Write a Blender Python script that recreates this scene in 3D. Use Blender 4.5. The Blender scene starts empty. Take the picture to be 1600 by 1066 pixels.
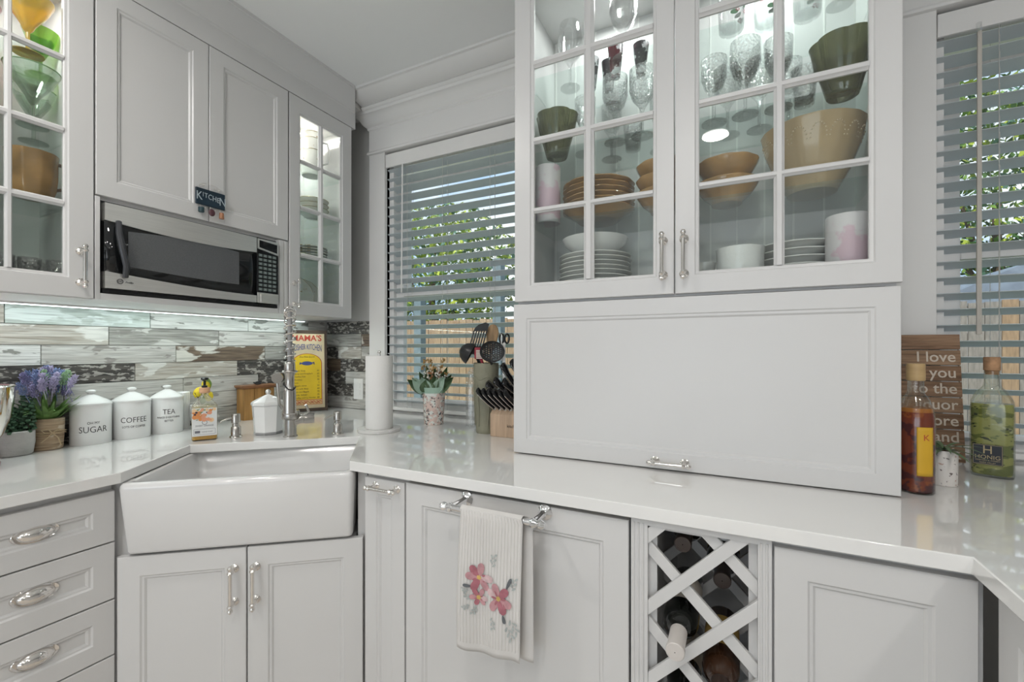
import bpy, bmesh, math, random
from mathutils import Matrix, Vector
PI = math.pi
random.seed(7)
scn = bpy.context.scene
COL = scn.collection

# ------------------------------------------------------------------ camera, world, lights, exposure
cd = bpy.data.cameras.new('camera'); cam = bpy.data.objects.new('camera', cd); COL.objects.link(cam)
cd.sensor_width = 36; cd.lens = 15.525; cd.shift_y = 0.0075; cd.clip_start = 0.02; cd.clip_end = 200
cam.location = (0, 0, 1.26); cam.rotation_euler = (PI/2, 0, math.radians(26.4))
scn.camera = cam
scn.view_settings.view_transform = 'Standard'; scn.view_settings.look = 'None'
scn.view_settings.gamma = 1; scn.view_settings.use_curve_mapping = False
scn.view_settings.exposure = 0.08
w = bpy.data.worlds.new('world'); scn.world = w; w.use_nodes = True
nt = w.node_tree; bg = nt.nodes['Background']
tc = nt.nodes.new('ShaderNodeTexCoord'); nz = nt.nodes.new('ShaderNodeTexNoise'); rp = nt.nodes.new('ShaderNodeValToRGB')
nz.inputs['Scale'].default_value = 3.0; nz.inputs['Detail'].default_value = 5
rp.color_ramp.elements[0].position = .42; rp.color_ramp.elements[0].color = (.42, .62, .9, 1)
rp.color_ramp.elements[1].position = .6; rp.color_ramp.elements[1].color = (.95, .97, 1, 1)
nt.links.new(tc.outputs['Generated'], nz.inputs['Vector']); nt.links.new(nz.outputs['Fac'], rp.inputs['Fac'])
nt.links.new(rp.outputs['Color'], bg.inputs['Color']); bg.inputs['Strength'].default_value = 1.25
def light(kind, name, loc, rot, energy, size=.1, size_y=None, color=(1, 1, 1), shape=None):
    l = bpy.data.lights.new(name, kind); o = bpy.data.objects.new(name, l); COL.objects.link(o)
    o.location = loc; o.rotation_euler = rot; l.energy = energy; l.color = color
    if kind == 'AREA':
        l.size = size; l.shape = shape or ('RECTANGLE' if size_y else 'SQUARE')
        if size_y: l.size_y = size_y
    return o
light('SUN', 'sun', (0, -5, 8), (math.radians(48), 0, math.radians(-25)), 3.2, color=(1, .95, .86)).data.angle = .01
# added fill lamp before the unseen patio door, tilted up to brighten the ceiling
light('AREA', 'rear_fill', (-.3, -3.35, 1.25), (math.radians(148), 0, 0), 31, 2.6, 2.0, (.93, .96, 1))
DOWN = [(-.09, -.43), (-1.35, .05), (-.43, -1.36), (1.25, -.4), (1.3, -1.8), (-.53, -2.36)]
for k, (x, y) in enumerate(DOWN):
    light('AREA', 'downlight_lamp', (x, y, 2.606), (0, 0, 0), (8, 7.5, 8, 7.5, 5, 6)[k], .15, color=(1, .965, .92), shape='DISK')

# ------------------------------------------------------------------ materials
MATS = {}
def mat(name, col, rough=.5, metal=0, bump=0, bscale=40, var=0, vscale=8, coat=0, stretch=(1, 1, 1), trans=0, ior=1.45, emit=None, estr=0, sheen=0, spec=.5):
    if name in MATS: return MATS[name]
    m = bpy.data.materials.new(name); m.use_nodes = True; t = m.node_tree; p = t.nodes['Principled BSDF']
    c = tuple(col) + (1,)
    p.inputs['Base Color'].default_value = c; p.inputs['Roughness'].default_value = rough; p.inputs['Metallic'].default_value = metal
    p.inputs['Coat Weight'].default_value = coat; p.inputs['Transmission Weight'].default_value = trans; p.inputs['IOR'].default_value = ior
    p.inputs['Specular IOR Level'].default_value = spec
    if emit: p.inputs['Emission Color'].default_value = tuple(emit) + (1,); p.inputs['Emission Strength'].default_value = estr
    if var or bump:
        co = t.nodes.new('ShaderNodeTexCoord'); mp = t.nodes.new('ShaderNodeMapping'); mp.inputs['Scale'].default_value = stretch
        t.links.new(co.outputs['Object'], mp.inputs['Vector'])
    if var:
        n = t.nodes.new('ShaderNodeTexNoise'); n.inputs['Scale'].default_value = vscale; n.inputs['Detail'].default_value = 6
        r = t.nodes.new('ShaderNodeValToRGB'); t.links.new(mp.outputs['Vector'], n.inputs['Vector']); t.links.new(n.outputs['Fac'], r.inputs['Fac'])
        r.color_ramp.elements[0].position = .35; r.color_ramp.elements[1].position = .65
        r.color_ramp.elements[0].color = tuple(max(0, q*(1-var)) for q in col) + (1,)
        r.color_ramp.elements[1].color = tuple(min(1, q*(1+var)) for q in col) + (1,)
        t.links.new(r.outputs['Color'], p.inputs['Base Color'])
    if bump:
        n2 = t.nodes.new('ShaderNodeTexNoise'); n2.inputs['Scale'].default_value = bscale; n2.inputs['Detail'].default_value = 4
        b = t.nodes.new('ShaderNodeBump'); b.inputs['Strength'].default_value = bump; b.inputs['Distance'].default_value = .002
        t.links.new(mp.outputs['Vector'], n2.inputs['Vector']); t.links.new(n2.outputs['Fac'], b.inputs['Height']); t.links.new(b.outputs['Normal'], p.inputs['Normal'])
    MATS[name] = m; return m
def thin_glass(name, tint, rough=.02, ior=1.45, gloss=(1, 1, 1), bump=0, bscale=60, solid=0):
    # clear sheet or shell glass: a fresnel mix of straight-through light and mirror reflection
    m = bpy.data.materials.new(name); m.use_nodes = True; t = m.node_tree; t.nodes.remove(t.nodes['Principled BSDF'])
    out = t.nodes['Material Output']; a = t.nodes.new('ShaderNodeBsdfTransparent'); g = t.nodes.new('ShaderNodeBsdfGlossy'); f = t.nodes.new('ShaderNodeLayerWeight'); f.inputs['Blend'].default_value = .5
    pw = t.nodes.new('ShaderNodeMath'); pw.operation = 'POWER'; pw.inputs[1].default_value = 4.5; ma = t.nodes.new('ShaderNodeMath'); ma.operation = 'MULTIPLY_ADD'; r0 = ((ior-1)/(ior+1))**2; ma.inputs[1].default_value = .85; ma.inputs[2].default_value = r0
    t.links.new(f.outputs['Facing'], pw.inputs[0]); t.links.new(pw.outputs[0], ma.inputs[0])
    mx = t.nodes.new('ShaderNodeMixShader'); a.inputs['Color'].default_value = tuple(tint)+(1,); g.inputs['Color'].default_value = tuple(gloss)+(1,)
    g.inputs['Roughness'].default_value = rough
    t.links.new(ma.outputs[0], mx.inputs[0]); t.links.new(a.outputs[0], mx.inputs[1]); t.links.new(g.outputs[0], mx.inputs[2])
    last = mx
    if solid:
        r = t.nodes.new('ShaderNodeBsdfGlass'); r.inputs['Color'].default_value = tuple(tint)+(1,); r.inputs['IOR'].default_value = 1.45; r.inputs['Roughness'].default_value = 0
        m2 = t.nodes.new('ShaderNodeMixShader'); m2.inputs[0].default_value = solid
        t.links.new(mx.outputs[0], m2.inputs[1]); t.links.new(r.outputs[0], m2.inputs[2]); last = m2
    if bump:
        co = t.nodes.new('ShaderNodeTexCoord'); n2 = t.nodes.new('ShaderNodeTexVoronoi'); n2.inputs['Scale'].default_value = bscale
        b = t.nodes.new('ShaderNodeBump'); b.inputs['Strength'].default_value = bump; b.inputs['Distance'].default_value = .004
        t.links.new(co.outputs['Object'], n2.inputs['Vector']); t.links.new(n2.outputs['Distance'], b.inputs['Height'])
        for q in ([g, f] + ([r] if solid else [])): t.links.new(b.outputs['Normal'], q.inputs['Normal'])
    t.links.new(last.outputs[0], out.inputs['Surface']); MATS[name] = m; return m
def spot_mat(name, base, spots, scale=30, thr=.35, rough=.5, feature='F1', stretch=(1, 1, 1), rnd=True, bump=0):
    # base colour with irregular patches of the listed colours
    m = bpy.data.materials.new(name); m.use_nodes = True; t = m.node_tree; p = t.nodes['Principled BSDF']; p.inputs['Roughness'].default_value = rough
    co = t.nodes.new('ShaderNodeTexCoord'); mp = t.nodes.new('ShaderNodeMapping'); mp.inputs['Scale'].default_value = stretch
    t.links.new(co.outputs['Object'], mp.inputs['Vector'])
    prev = None
    for k, (c, th, sc) in enumerate(spots):
        n = t.nodes.new('ShaderNodeTexNoise'); n.noise_dimensions = '4D'; n.inputs['Scale'].default_value = sc; n.inputs['Detail'].default_value = 5; n.inputs['W'].default_value = k*3.7
        if rnd:
            oi = t.nodes.new('ShaderNodeObjectInfo'); ad = t.nodes.new('ShaderNodeMath'); ad.operation = 'MULTIPLY_ADD'; ad.inputs[1].default_value = 50; ad.inputs[2].default_value = k*3.7
            t.links.new(oi.outputs['Random'], ad.inputs[0]); t.links.new(ad.outputs[0], n.inputs['W'])
        r = t.nodes.new('ShaderNodeValToRGB'); r.color_ramp.elements[0].position = th; r.color_ramp.elements[1].position = th+.03
        t.links.new(mp.outputs['Vector'], n.inputs['Vector']); t.links.new(n.outputs['Fac'], r.inputs['Fac'])
        mx = t.nodes.new('ShaderNodeMixRGB'); mx.inputs[2].default_value = tuple(c)+(1,)
        t.links.new(r.outputs['Color'], mx.inputs[0])
        if prev: t.links.new(prev.outputs[0], mx.inputs[1])
        else: mx.inputs[1].default_value = tuple(base)+(1,)
        prev = mx
    t.links.new(prev.outputs[0], p.inputs['Base Color'])
    if bump:
        b = t.nodes.new('ShaderNodeBump'); b.inputs['Strength'].default_value = bump; b.inputs['Distance'].default_value = .002
        t.links.new(prev.outputs[0], b.inputs['Height']); t.links.new(b.outputs['Normal'], p.inputs['Normal'])
    MATS[name] = m; return m
def wood_tile(name, c1, c2, peel, th, sc=9, rough=.4):
    # printed weathered-plank porcelain: long grain plus a peeled paint layer
    m = bpy.data.materials.new(name); m.use_nodes = True; t = m.node_tree; p = t.nodes['Principled BSDF']; p.inputs['Roughness'].default_value = rough
    co = t.nodes.new('ShaderNodeTexCoord'); oi = t.nodes.new('ShaderNodeObjectInfo')
    ad = t.nodes.new('ShaderNodeMath'); ad.operation = 'MULTIPLY'; ad.inputs[1].default_value = 40; t.links.new(oi.outputs['Random'], ad.inputs[0])
    def noise(scale, st, det=8, dis=0):
        mp = t.nodes.new('ShaderNodeMapping'); mp.inputs['Scale'].default_value = st; t.links.new(co.outputs['Object'], mp.inputs['Vector'])
        n = t.nodes.new('ShaderNodeTexNoise'); n.noise_dimensions = '4D'; n.inputs['Scale'].default_value = scale; n.inputs['Detail'].default_value = det; n.inputs['Distortion'].default_value = dis
        t.links.new(mp.outputs['Vector'], n.inputs['Vector']); t.links.new(ad.outputs[0], n.inputs['W']); return n
    g = noise(3, (2, 2, 30), 8, 1.2); r = t.nodes.new('ShaderNodeValToRGB'); t.links.new(g.outputs['Fac'], r.inputs['Fac'])
    r.color_ramp.elements[0].position = .38; r.color_ramp.elements[1].position = .62; r.color_ramp.elements[0].color = tuple(c1)+(1,); r.color_ramp.elements[1].color = tuple(c2)+(1,)
    q = noise(sc, (1, 1, 2.4), 10, .4); r2 = t.nodes.new('ShaderNodeValToRGB'); t.links.new(q.outputs['Fac'], r2.inputs['Fac'])
    r2.color_ramp.elements[0].position = th; r2.color_ramp.elements[1].position = th+.035
    f = noise(2.2, (4, 4, 90), 3); r3 = t.nodes.new('ShaderNodeValToRGB'); t.links.new(f.outputs['Fac'], r3.inputs['Fac'])
    r3.color_ramp.elements[0].position = .3; r3.color_ramp.elements[1].position = .52; r3.color_ramp.elements[0].color = (.62, .62, .62, 1)
    mx = t.nodes.new('ShaderNodeMixRGB'); mx.inputs[2].default_value = tuple(peel)+(1,)
    t.links.new(r2.outputs['Color'], mx.inputs[0]); t.links.new(r.outputs['Color'], mx.inputs[1])
    ml = t.nodes.new('ShaderNodeMixRGB'); ml.blend_type = 'MULTIPLY'; ml.inputs[0].default_value = 1
    t.links.new(mx.outputs[0], ml.inputs[1]); t.links.new(r3.outputs['Color'], ml.inputs[2]); t.links.new(ml.outputs[0], p.inputs['Base Color'])
    MATS[name] = m; return m

WHITE = mat('cabinet_paint', (.66, .655, .65), .32, var=.015, vscale=2)
TRIMW = mat('trim_paint', (.80, .79, .775), .4, var=.015, vscale=3)
WALLP = mat('wall_paint', (.58, .58, .57), .75, bump=.08, bscale=200)
CEILP = mat('ceiling_paint', (.88, .885, .88), .85, bump=.1, bscale=150)
QUARTZ = mat('quartz', (.82, .815, .80), .035, var=.02, vscale=2.2, coat=.8)
FIRECLAY = mat('fireclay', (.72, .715, .71), .1, coat=.4, var=.006)
CHROME = mat('polished_nickel', (.80, .77, .74), .09, 1, var=.03, vscale=20)
STEEL = mat('brushed_steel', (.80, .785, .755), .38, 1, bump=.05, bscale=30, stretch=(1, 1, 30), var=.04)
NICKEL = mat('brushed_nickel', (.50, .48, .45), .25, 1, bump=.05, bscale=60)
BLACKG = mat('black_glass', (.008, .009, .010), .05, var=.1)
BLACKP = mat('black_plastic', (.012, .012, .013), .35, bump=.05)
DARKGAP = mat('cabinet_shadow_board', (.12, .105, .09), .8, var=.1)
PANE = thin_glass('window_pane', (.96, .98, .97), .01, 1.45)
SHELFG = thin_glass('shelf_glass', (.93, .975, .96), .02, 1.3)
CRYSTAL = thin_glass('crystal', (.988, .993, .993), .10, 2.1, solid=.10, bump=1.0, bscale=120)
CLEAR = thin_glass('clear_glass', (.985, .99, .99), .04, 1.8, solid=.10)

# ------------------------------------------------------------------ mesh helpers
class B:
    def __init__(s): s.v = []; s.f = []; s.mi = []; s.M = Matrix.Identity(4); s.m = 0
    def add(s, vs, fs):
        o = len(s.v); s.v += [tuple(s.M @ Vector(p)) for p in vs]; s.f += [tuple(i+o for i in f) for f in fs]; s.mi += [s.m]*len(fs); return s
    def box(s, x0, x1, y0, y1, z0, z1):
        return s.add([(x0, y0, z0), (x1, y0, z0), (x1, y1, z0), (x0, y1, z0), (x0, y0, z1), (x1, y0, z1), (x1, y1, z1), (x0, y1, z1)],
                     [(0, 3, 2, 1), (4, 5, 6, 7), (0, 1, 5, 4), (1, 2, 6, 5), (2, 3, 7, 6), (3, 0, 4, 7)])
    def loft(s, loops, cap0=True, cap1=True, closed=True):
        n = len(loops[0]); vs = [p for l in loops for p in l]; fs = []
        for i in range(len(loops)-1):
            for j in range(n if closed else n-1):
                k = (j+1) % n; fs.append((i*n+j, i*n+k, (i+1)*n+k, (i+1)*n+j))
        if cap0: fs.append(tuple(range(n-1, -1, -1)))
        if cap1: fs.append(tuple((len(loops)-1)*n+j for j in range(n)))
        return s.add(vs, fs)
    def lathe(s, prof, seg=32, c=(0, 0, 0), mod=None, cap0=False, cap1=False):
        loops = []
        for i, (r, z) in enumerate(prof):
            l = []
            for j in range(seg):
                a = 2*PI*j/seg; rr = r*(1+(mod(a, i/(len(prof)-1)) if mod else 0)); l.append((c[0]+rr*math.cos(a), c[1]+rr*math.sin(a), c[2]+z))
            loops.append(l)
        return s.loft(loops, cap0, cap1)
    def tube(s, pts, r, seg=10, cap=True):
        P = [Vector(p) for p in pts]; n = len(P); rs = r if isinstance(r, (list, tuple)) else [r]*n; loops = []; up = None
        for i in range(n):
            d = (P[min(i+1, n-1)]-P[max(i-1, 0)]).normalized()
            if up is None: up = Vector((0, 0, 1)) if abs(d.z) < .9 else Vector((1, 0, 0))
            a = d.cross(up).normalized(); b = a.cross(d).normalized(); up = b
            loops.append([tuple(P[i]+rs[i]*(math.cos(2*PI*k/seg)*a+math.sin(2*PI*k/seg)*b)) for k in range(seg)])
        return s.loft(loops, cap, cap)
    def ball(s, c, r, seg=12, rings=8, sc=(1, 1, 1)):
        return s.lathe([(max(1e-4, r*math.sin(PI*k/rings)), -r*math.cos(PI*k/rings)) for k in range(rings+1)], seg) if c is None else s._ball(c, r, seg, rings, sc)
    def _ball(s, c, r, seg, rings, sc):
        loops = []
        for k in range(rings+1):
            rr = max(1e-5, r*math.sin(PI*k/rings)); z = -r*math.cos(PI*k/rings)
            loops.append([(c[0]+rr*math.cos(2*PI*j/seg)*sc[0], c[1]+rr*math.sin(2*PI*j/seg)*sc[1], c[2]+z*sc[2]) for j in range(seg)])
        return s.loft(loops)
    def prism(s, poly, axis, a0, a1):
        # polygon in the two other axes (order x,y,z), swept along axis
        def mk(p, a):
            q = list(p); q.insert(axis, a); return tuple(q)
        return s.loft([[mk(p, a0) for p in poly], [mk(p, a1) for p in poly]])
    def sheet(s, fn, nu, nv):
        vs = [fn(i/nu, j/nv) for j in range(nv+1) for i in range(nu+1)]
        return s.add(vs, [(j*(nu+1)+i, j*(nu+1)+i+1, (j+1)*(nu+1)+i+1, (j+1)*(nu+1)+i) for j in range(nv) for i in range(nu)])
def mesh_of(name, b, mats, sharp=35):
    me = bpy.data.meshes.new(name); me.from_pydata(b.v, [], b.f)
    for m in (mats if isinstance(mats, (list, tuple)) else [mats]): me.materials.append(m)
    me.polygons.foreach_set('material_index', b.mi)
    bm = bmesh.new(); bm.from_mesh(me); bmesh.ops.recalc_face_normals(bm, faces=bm.faces); bm.to_mesh(me); bm.free()
    me.shade_smooth(); me.set_sharp_from_angle(angle=math.radians(sharp)); return me
def obj(name, b, mats, parent=None, bev=0, sharp=35, loc=None, rot=None, solid=0, kind=None, label=None):
    me = b if isinstance(b, bpy.types.Mesh) else mesh_of(name, b, mats, sharp)
    o = bpy.data.objects.new(name, me); COL.objects.link(o)
    if parent: o.parent = parent
    if loc: o.location = loc
    if rot: o.rotation_euler = rot
    if solid: md = o.modifiers.new('solid', 'SOLIDIFY'); md.thickness = solid; md.offset = 0
    if bev: md = o.modifiers.new('bevel', 'BEVEL'); md.width = bev; md.segments = 2; md.limit_method = 'ANGLE'; md.angle_limit = math.radians(40); md.harden_normals = False
    if kind: o['kind'] = kind
    if label: o['label'] = label
    return o
def struct(name, b, m, bev=0, parent=None, **k):
    o = obj(name, b, m, parent, bev, **k)
    if not parent: o['kind'] = 'structure'
    return o
def thing(name, label, cat, loc=(0, 0, 0), rz=0, group=None):
    o = bpy.data.objects.new(name, None); COL.objects.link(o); o.empty_display_size = .05
    o.location = loc; o.rotation_euler = (0, 0, rz); o['label'] = label; o['category'] = cat
    if group: o['group'] = group
    return o
def tag(o, label, cat, group=None):
    o['label'] = label; o['category'] = cat
    if group: o['group'] = group
    return o
def dup(root, loc=None, rz=None, label=None, group=None, scale=None):
    r = root.copy(); COL.objects.link(r)
    if loc: r.location = loc
    if rz is not None: r.rotation_euler = (0, 0, rz)
    if scale: r.scale = scale
    if label: r['label'] = label
    if group: r['group'] = group
    for ch in root.children:
        c = ch.copy(); COL.objects.link(c); c.parent = r
        for g in ch.children:
            d = g.copy(); COL.objects.link(d); d.parent = c
    return r
def text_b(body, size, depth=.0006, cx='CENTER', res=3, shear=0, sx=1.0, bold=0):
    # flat lettering lying in x (right), z (up), facing -y
    cu = bpy.data.curves.new('lettering', 'FONT'); cu.body = body; cu.size = size; cu.align_x = cx; cu.align_y = 'CENTER'; cu.extrude = depth/2; cu.resolution_u = res; cu.shear = shear; cu.offset = bold
    o = bpy.data.objects.new('tmp', cu); COL.objects.link(o); dg = bpy.context.evaluated_depsgraph_get(); me = bpy.data.meshes.new_from_object(o.evaluated_get(dg))
    b = B(); b.v = [(v.co.x*sx, -v.co.z, v.co.y) for v in me.vertices]; b.f = [tuple(p.vertices) for p in me.polygons]; b.mi = [0]*len(b.f)
    bpy.data.objects.remove(o); bpy.data.curves.remove(cu); bpy.data.meshes.remove(me); return b
def place(b, dx=0, dy=0, dz=0):
    b.v = [(x+dx, y+dy, z+dz) for x, y, z in b.v]; return b
def wrap(b, r, a0):
    # bend lettering round a vertical cylinder of radius r; a0 = direction the text faces
    b.v = [((r-y)*math.cos(a0+x/r), (r-y)*math.sin(a0+x/r), z) for x, y, z in b.v]; return b
def join(b, c):
    o = len(b.v); b.v += c.v; b.f += [tuple(i+o for i in f) for f in c.f]; b.mi += [b.m]*len(c.f); return b

# ------------------------------------------------------------------ cabinet joinery helpers (local frame: x right, -y out of the face, z up)
def rect(x0, x1, z0, z1, i, y): return [(x0+i, y, z0+i), (x1-i, y, z0+i), (x1-i, y, z1-i), (x0+i, y, z1-i)]
def panel_b(x0, x1, z0, z1, y=0, th=.019, st=.055):
    b = B(); L = [(0, y+th), (0, y+.0015), (.0015, y), (st, y), (st+.004, y+.004), (st+.009, y+.0045), (st+.012, y+.0075), (st+.0135, y+.0095)]
    b.loft([rect(x0, x1, z0, z1, i, d) for i, d in L]); return b
def pull(parent, c, L=.10, vert=True, m=None, s=1.0, name='handle', out=.032):
    b = B(); h = L/2
    def P(a, y, q=0): return (c[0]+q, c[1]-y, c[2]+a) if vert else (c[0]+a, c[1]-y, c[2]+q)
    b.tube([P(-h-.008*s, out), P(h+.008*s, out)], .0052*s, 12)
    for e in (-1, 1):
        prof = [(.0062, 0), (.0085, .004), (.0062, .008), (.0048, .0105), (.0072, .015), (.0075, .018), (.0045, .023), (.0008, .0245)]
        b.tube([P(e*(h-.006*s+q*s), out) for r, q in prof], [r*s for r, q in prof], 12)
        prof = [(.0125, 0), (.0125, .002), (.0085, .0045), (.005, .008), (.0045, .02), (.0055, out/s)]
        b.tube([P(e*h*.96, q*s) for r, q in prof], [r*s for r, q in prof], 14)
    return obj(name, b, m or CHROME, parent)
def cup_pull(parent, c):
    b = B(); W, Hh = .045, .0235
    ring = lambda k, y: [(c[0]+W*k*math.cos(t), c[1]-y, c[2]+Hh*k*math.sin(t)) for t in [2*PI*j/28 for j in range(28)]]
    b.loft([ring(1, 0), ring(1.0, .003), ring(.94, .0055), ring(.86, .004), ring(.80, .0035)], True, False)
    loops = []
    for k in range(8):
        q = k/7; a = q*PI/2; s_ = .80*math.cos(a)
        loops.append([(c[0]+W*max(s_, .001)*math.cos(t), c[1]-.0035-.020*math.sin(a)*(1 if math.sin(t) > -.2 else .82), c[2]+Hh*max(s_, .001)*math.sin(t)-.003*q) for t in [2*PI*j/28 for j in range(28)]])
    b.loft(loops, False, True)
    return obj('cup_handle', b, CHROME, parent, sharp=50)
def glass_door(parent, x0, x1, z0, z1, px, pz, y=0, th=.019, hx=None, hz=None, name='door'):
    # px, pz: lists of (lo, hi) pane openings; everything else is stile, rail or muntin
    ax, bx_, az, bz = px[0][0], px[-1][1], pz[0][0], pz[-1][1]
    b = B(); o = [(x0, x1, z0, z1)]
    def ring(xa, xb, za, zb, yy): return [(xa, yy, za), (xb, yy, za), (xb, yy, zb), (xa, yy, zb)]
    b.loft([ring(ax, bx_, az, bz, y+th), ring(x0, x1, z0, z1, y+th), ring(x0, x1, z0, z1, y+.0015), ring(x0+.0015, x1-.0015, z0+.0015, z1-.0015, y),
            ring(ax-.011, bx_+.011, az-.011, bz+.011, y), ring(ax-.008, bx_+.008, az-.008, bz+.008, y+.004), ring(ax-.004, bx_+.004, az-.004, bz+.004, y+.005), ring(ax, bx_, az, bz, y+.009), ring(ax, bx_, az, bz, y+th)], False, False)
    d = obj(name, b, WHITE, parent)
    def bar(lo, hi, a0, a1, vert):
        w_ = hi-lo; m = (lo+hi)/2; k = w_*.22; e = .0 if vert else .0006; y_ = y; yo = .0015+e
        pr = [(lo, y+th-.002-e), (lo, y+.010+e), (lo+w_*.2, y+.006+e), (m-k, y+yo), (m+k, y+yo), (hi-w_*.2, y+.006+e), (hi, y+.010+e), (hi, y+th-.002-e)]
        q = B()
        if vert: q.prism(pr, 2, a0, a1)
        else: q.loft([[(a, p[1], p[0]) for p in pr] for a in (a0, a1)])
        obj('muntin', q, WHITE, d)
    for i in range(len(px)-1): bar(px[i][1], px[i+1][0], az, bz, True)
    for i in range(len(pz)-1): bar(pz[i][1], pz[i+1][0], ax, bx_, False)
    for (a, c) in px:
        for (e, f) in pz:
            obj('pane', B().box(a-.003, c+.003, y+.012, y+.015, e-.003, f+.003), PANE, d)
    if hx is not None: pull(d, (hx, y, hz), .10)
    return d
# ================================================================== STRUCTURE
struct('floor', B().box(-2.4, 3.3, -3.7, 2.02, -.05, 0), mat('floor_boards', (.60, .55, .49), .35, var=.15, vscale=6, stretch=(1, 8, 1)))
ceil_o = struct('ceiling', B().box(-2.4, 3.3, -3.7, 2.05, 2.62, 2.75), CEILP)
wl = struct('wall_left', B().box(-2.3, -2.173, -3.6, 2.02, 0, 2.62), WALLP)
struct('wall_right', B().box(3.1, 3.25, -3.6, 2.02, 0, 2.62), WALLP)
WX = [(-1.704, -.78), (.586, 1.50)]
b = B(); b.box(-2.3, 3.1, 1.88, 2.04, 0, .90); b.box(-2.3, 3.1, 1.88, 2.04, 2.343, 2.62)
b.box(-2.3, -1.704, 1.88, 2.04, .90, 2.343); b.box(-.78, .586, 1.88, 2.04, .90, 2.343); b.box(1.50, 3.1, 1.88, 2.04, .90, 2.343)
wb = struct('wall_back', b, WALLP)
b = B(); b.box(-2.3, -1.7, -3.72, -3.6, 0, 2.62); b.box(1.1, 3.1, -3.72, -3.6, 0, 2.62); b.box(-1.7, 1.1, -3.72, -3.6, 2.3, 2.62)
struct('wall_behind', b, WALLP)
b = B(); b.box(-1.7, 1.1, -3.68, -3.62, 0, .09); b.box(-1.7, 1.1, -3.68, -3.62, 2.2, 2.3)
for x in (-1.7, -.35, 1.0): b.box(x, x+.1, -3.68, -3.62, 0, 2.3)
pd = struct('door_1', b, TRIMW); obj('pane', B().box(-1.6, 1.0, -3.655, -3.645, .09, 2.2), PANE, pd)
# outer brick edge of the house roof keeps the sun off the windows
struct('trim_9', B().box(-3.4, 4.2, 2.05, 2.75, 2.62, 2.72), TRIMW)

# window trim: side casings, head board, fillet, flared cap
def flare(b, x0, x1, yf, yw, steps):
    b.loft([[(x0-p, yw, z), (x0-p, yf-p, z), (x1+p, yf-p, z), (x1+p, yw, z)] for p, z in steps])
for k, ((a, c), xo, xe) in enumerate(zip(WX, (-1.816, .476), (-.668, 1.612))):
    b = B(); b.box(xo, a, 1.86, 1.90, .915, 2.343); b.box(c, xe, 1.86, 1.90, .915, 2.343); b.box(xo, xe, 1.858, 1.90, 2.355, 2.483)
    flare(b, xo, xe, 1.858, 1.90, [(.0, 2.338), (.008, 2.341), (.010, 2.349), (.006, 2.357), (0, 2.36)])
    flare(b, xo, xe, 1.858, 1.90, [(.0, 2.475), (.006, 2.48), (.008, 2.49), (.018, 2.497), (.026, 2.506), (.036, 2.525), (.052, 2.538), (.058, 2.541), (.062, 2.552), (.064, 2.562), (.0, 2.562)])
    struct('trim_%d' % (k+1), b, TRIMW, bev=.0015)
# ceiling crown along the back wall and frieze with crown over the left cabinets
pr = [(1.90, 2.552), (1.80, 2.552), (1.788, 2.556), (1.782, 2.564), (1.786, 2.572), (1.79, 2.574), (1.775, 2.577), (1.745, 2.584), (1.718, 2.598), (1.705, 2.610), (1.692, 2.611), (1.690, 2.622), (1.90, 2.622)]
struct('trim_3', B().prism(pr, 0, -1.80, 3.1), TRIMW)
pr = [(-2.17, 2.432), (-1.80, 2.432), (-1.80, 2.512), (-1.797, 2.516), (-1.790, 2.519), (-1.786, 2.528), (-1.782, 2.54), (-1.774, 2.556), (-1.762, 2.576), (-1.750, 2.596), (-1.747, 2.606), (-1.742, 2.608), (-1.740, 2.622), (-2.17, 2.622)]
struct('trim_4', B().loft([[(x, -1.2, z) for x, z in pr], [(x, 1.742-(max(x, -1.80)+1.80), z) for x, z in pr]]), WHITE)
struct('trim_5', B().box(-2.17, -1.81, 1.742, 1.88, 2.56, 2.622), TRIMW)

# backsplash planks
TM = dict(
 teal=wood_tile('plank_pale_teal', (.42, .47, .43), (.62, .68, .65), (.72, .78, .76), .52),
 white=wood_tile('plank_peeling_white', (.60, .60, .57), (.74, .74, .72), (.26, .26, .24), .57, 12),
 beige=wood_tile('plank_beige', (.36, .32, .27), (.56, .53, .48), (.70, .69, .65), .56),
 grey=wood_tile('plank_grey', (.25, .24, .22), (.42, .41, .38), (.58, .57, .54), .58),
 light=wood_tile('plank_light_grey', (.44, .42, .39), (.60, .59, .56), (.30, .28, .26), .60, 14),
 brown=wood_tile('plank_brown', (.10, .07, .05), (.20, .15, .11), (.60, .58, .53), .56, 7),
 dark=wood_tile('plank_dark_speckle', (.035, .033, .032), (.11, .10, .09), (.40, .38, .35), .53, 38))
RZ = [1.345, 1.273, 1.201, 1.129, 1.057, .985, .9155]
def PY(px): # row joints along the left wall (fraction of run)
    return px
rowsL = [(1.418, [(-.5, .565, 'beige'), (.565, .977, 'teal'), (.977, 1.393, 'white'), (1.393, 1.744, 'white'), (1.744, 1.862, 'light')]),
         (1.345, [(-.6, .84, 'beige'), (.84, 1.251, 'grey'), (1.251, 1.862, 'light')]),
         (1.273, [(-.7, .652, 'white'), (.652, 1.072, 'light'), (1.072, 1.481, 'brown'), (1.481, 1.862, 'grey')]),
         (1.201, [(-.5, .50, 'dark'), (.50, .924, 'dark'), (.924, 1.339, 'beige'), (1.339, 1.862, 'dark')]),
         (1.129, [(-.7, .711, 'light'), (.711, 1.1, 'light'), (1.1, 1.446, 'light'), (1.446, 1.862, 'dark')]),
         (1.057, [(-.7, .36, 'dark'), (.36, 1.0, 'grey'), (1.0, 1.862, 'light')]),
         (.985, [(-.7, .62, 'dark'), (.62, 1.2, 'dark'), (1.2, 1.862, 'grey')])]
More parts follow.
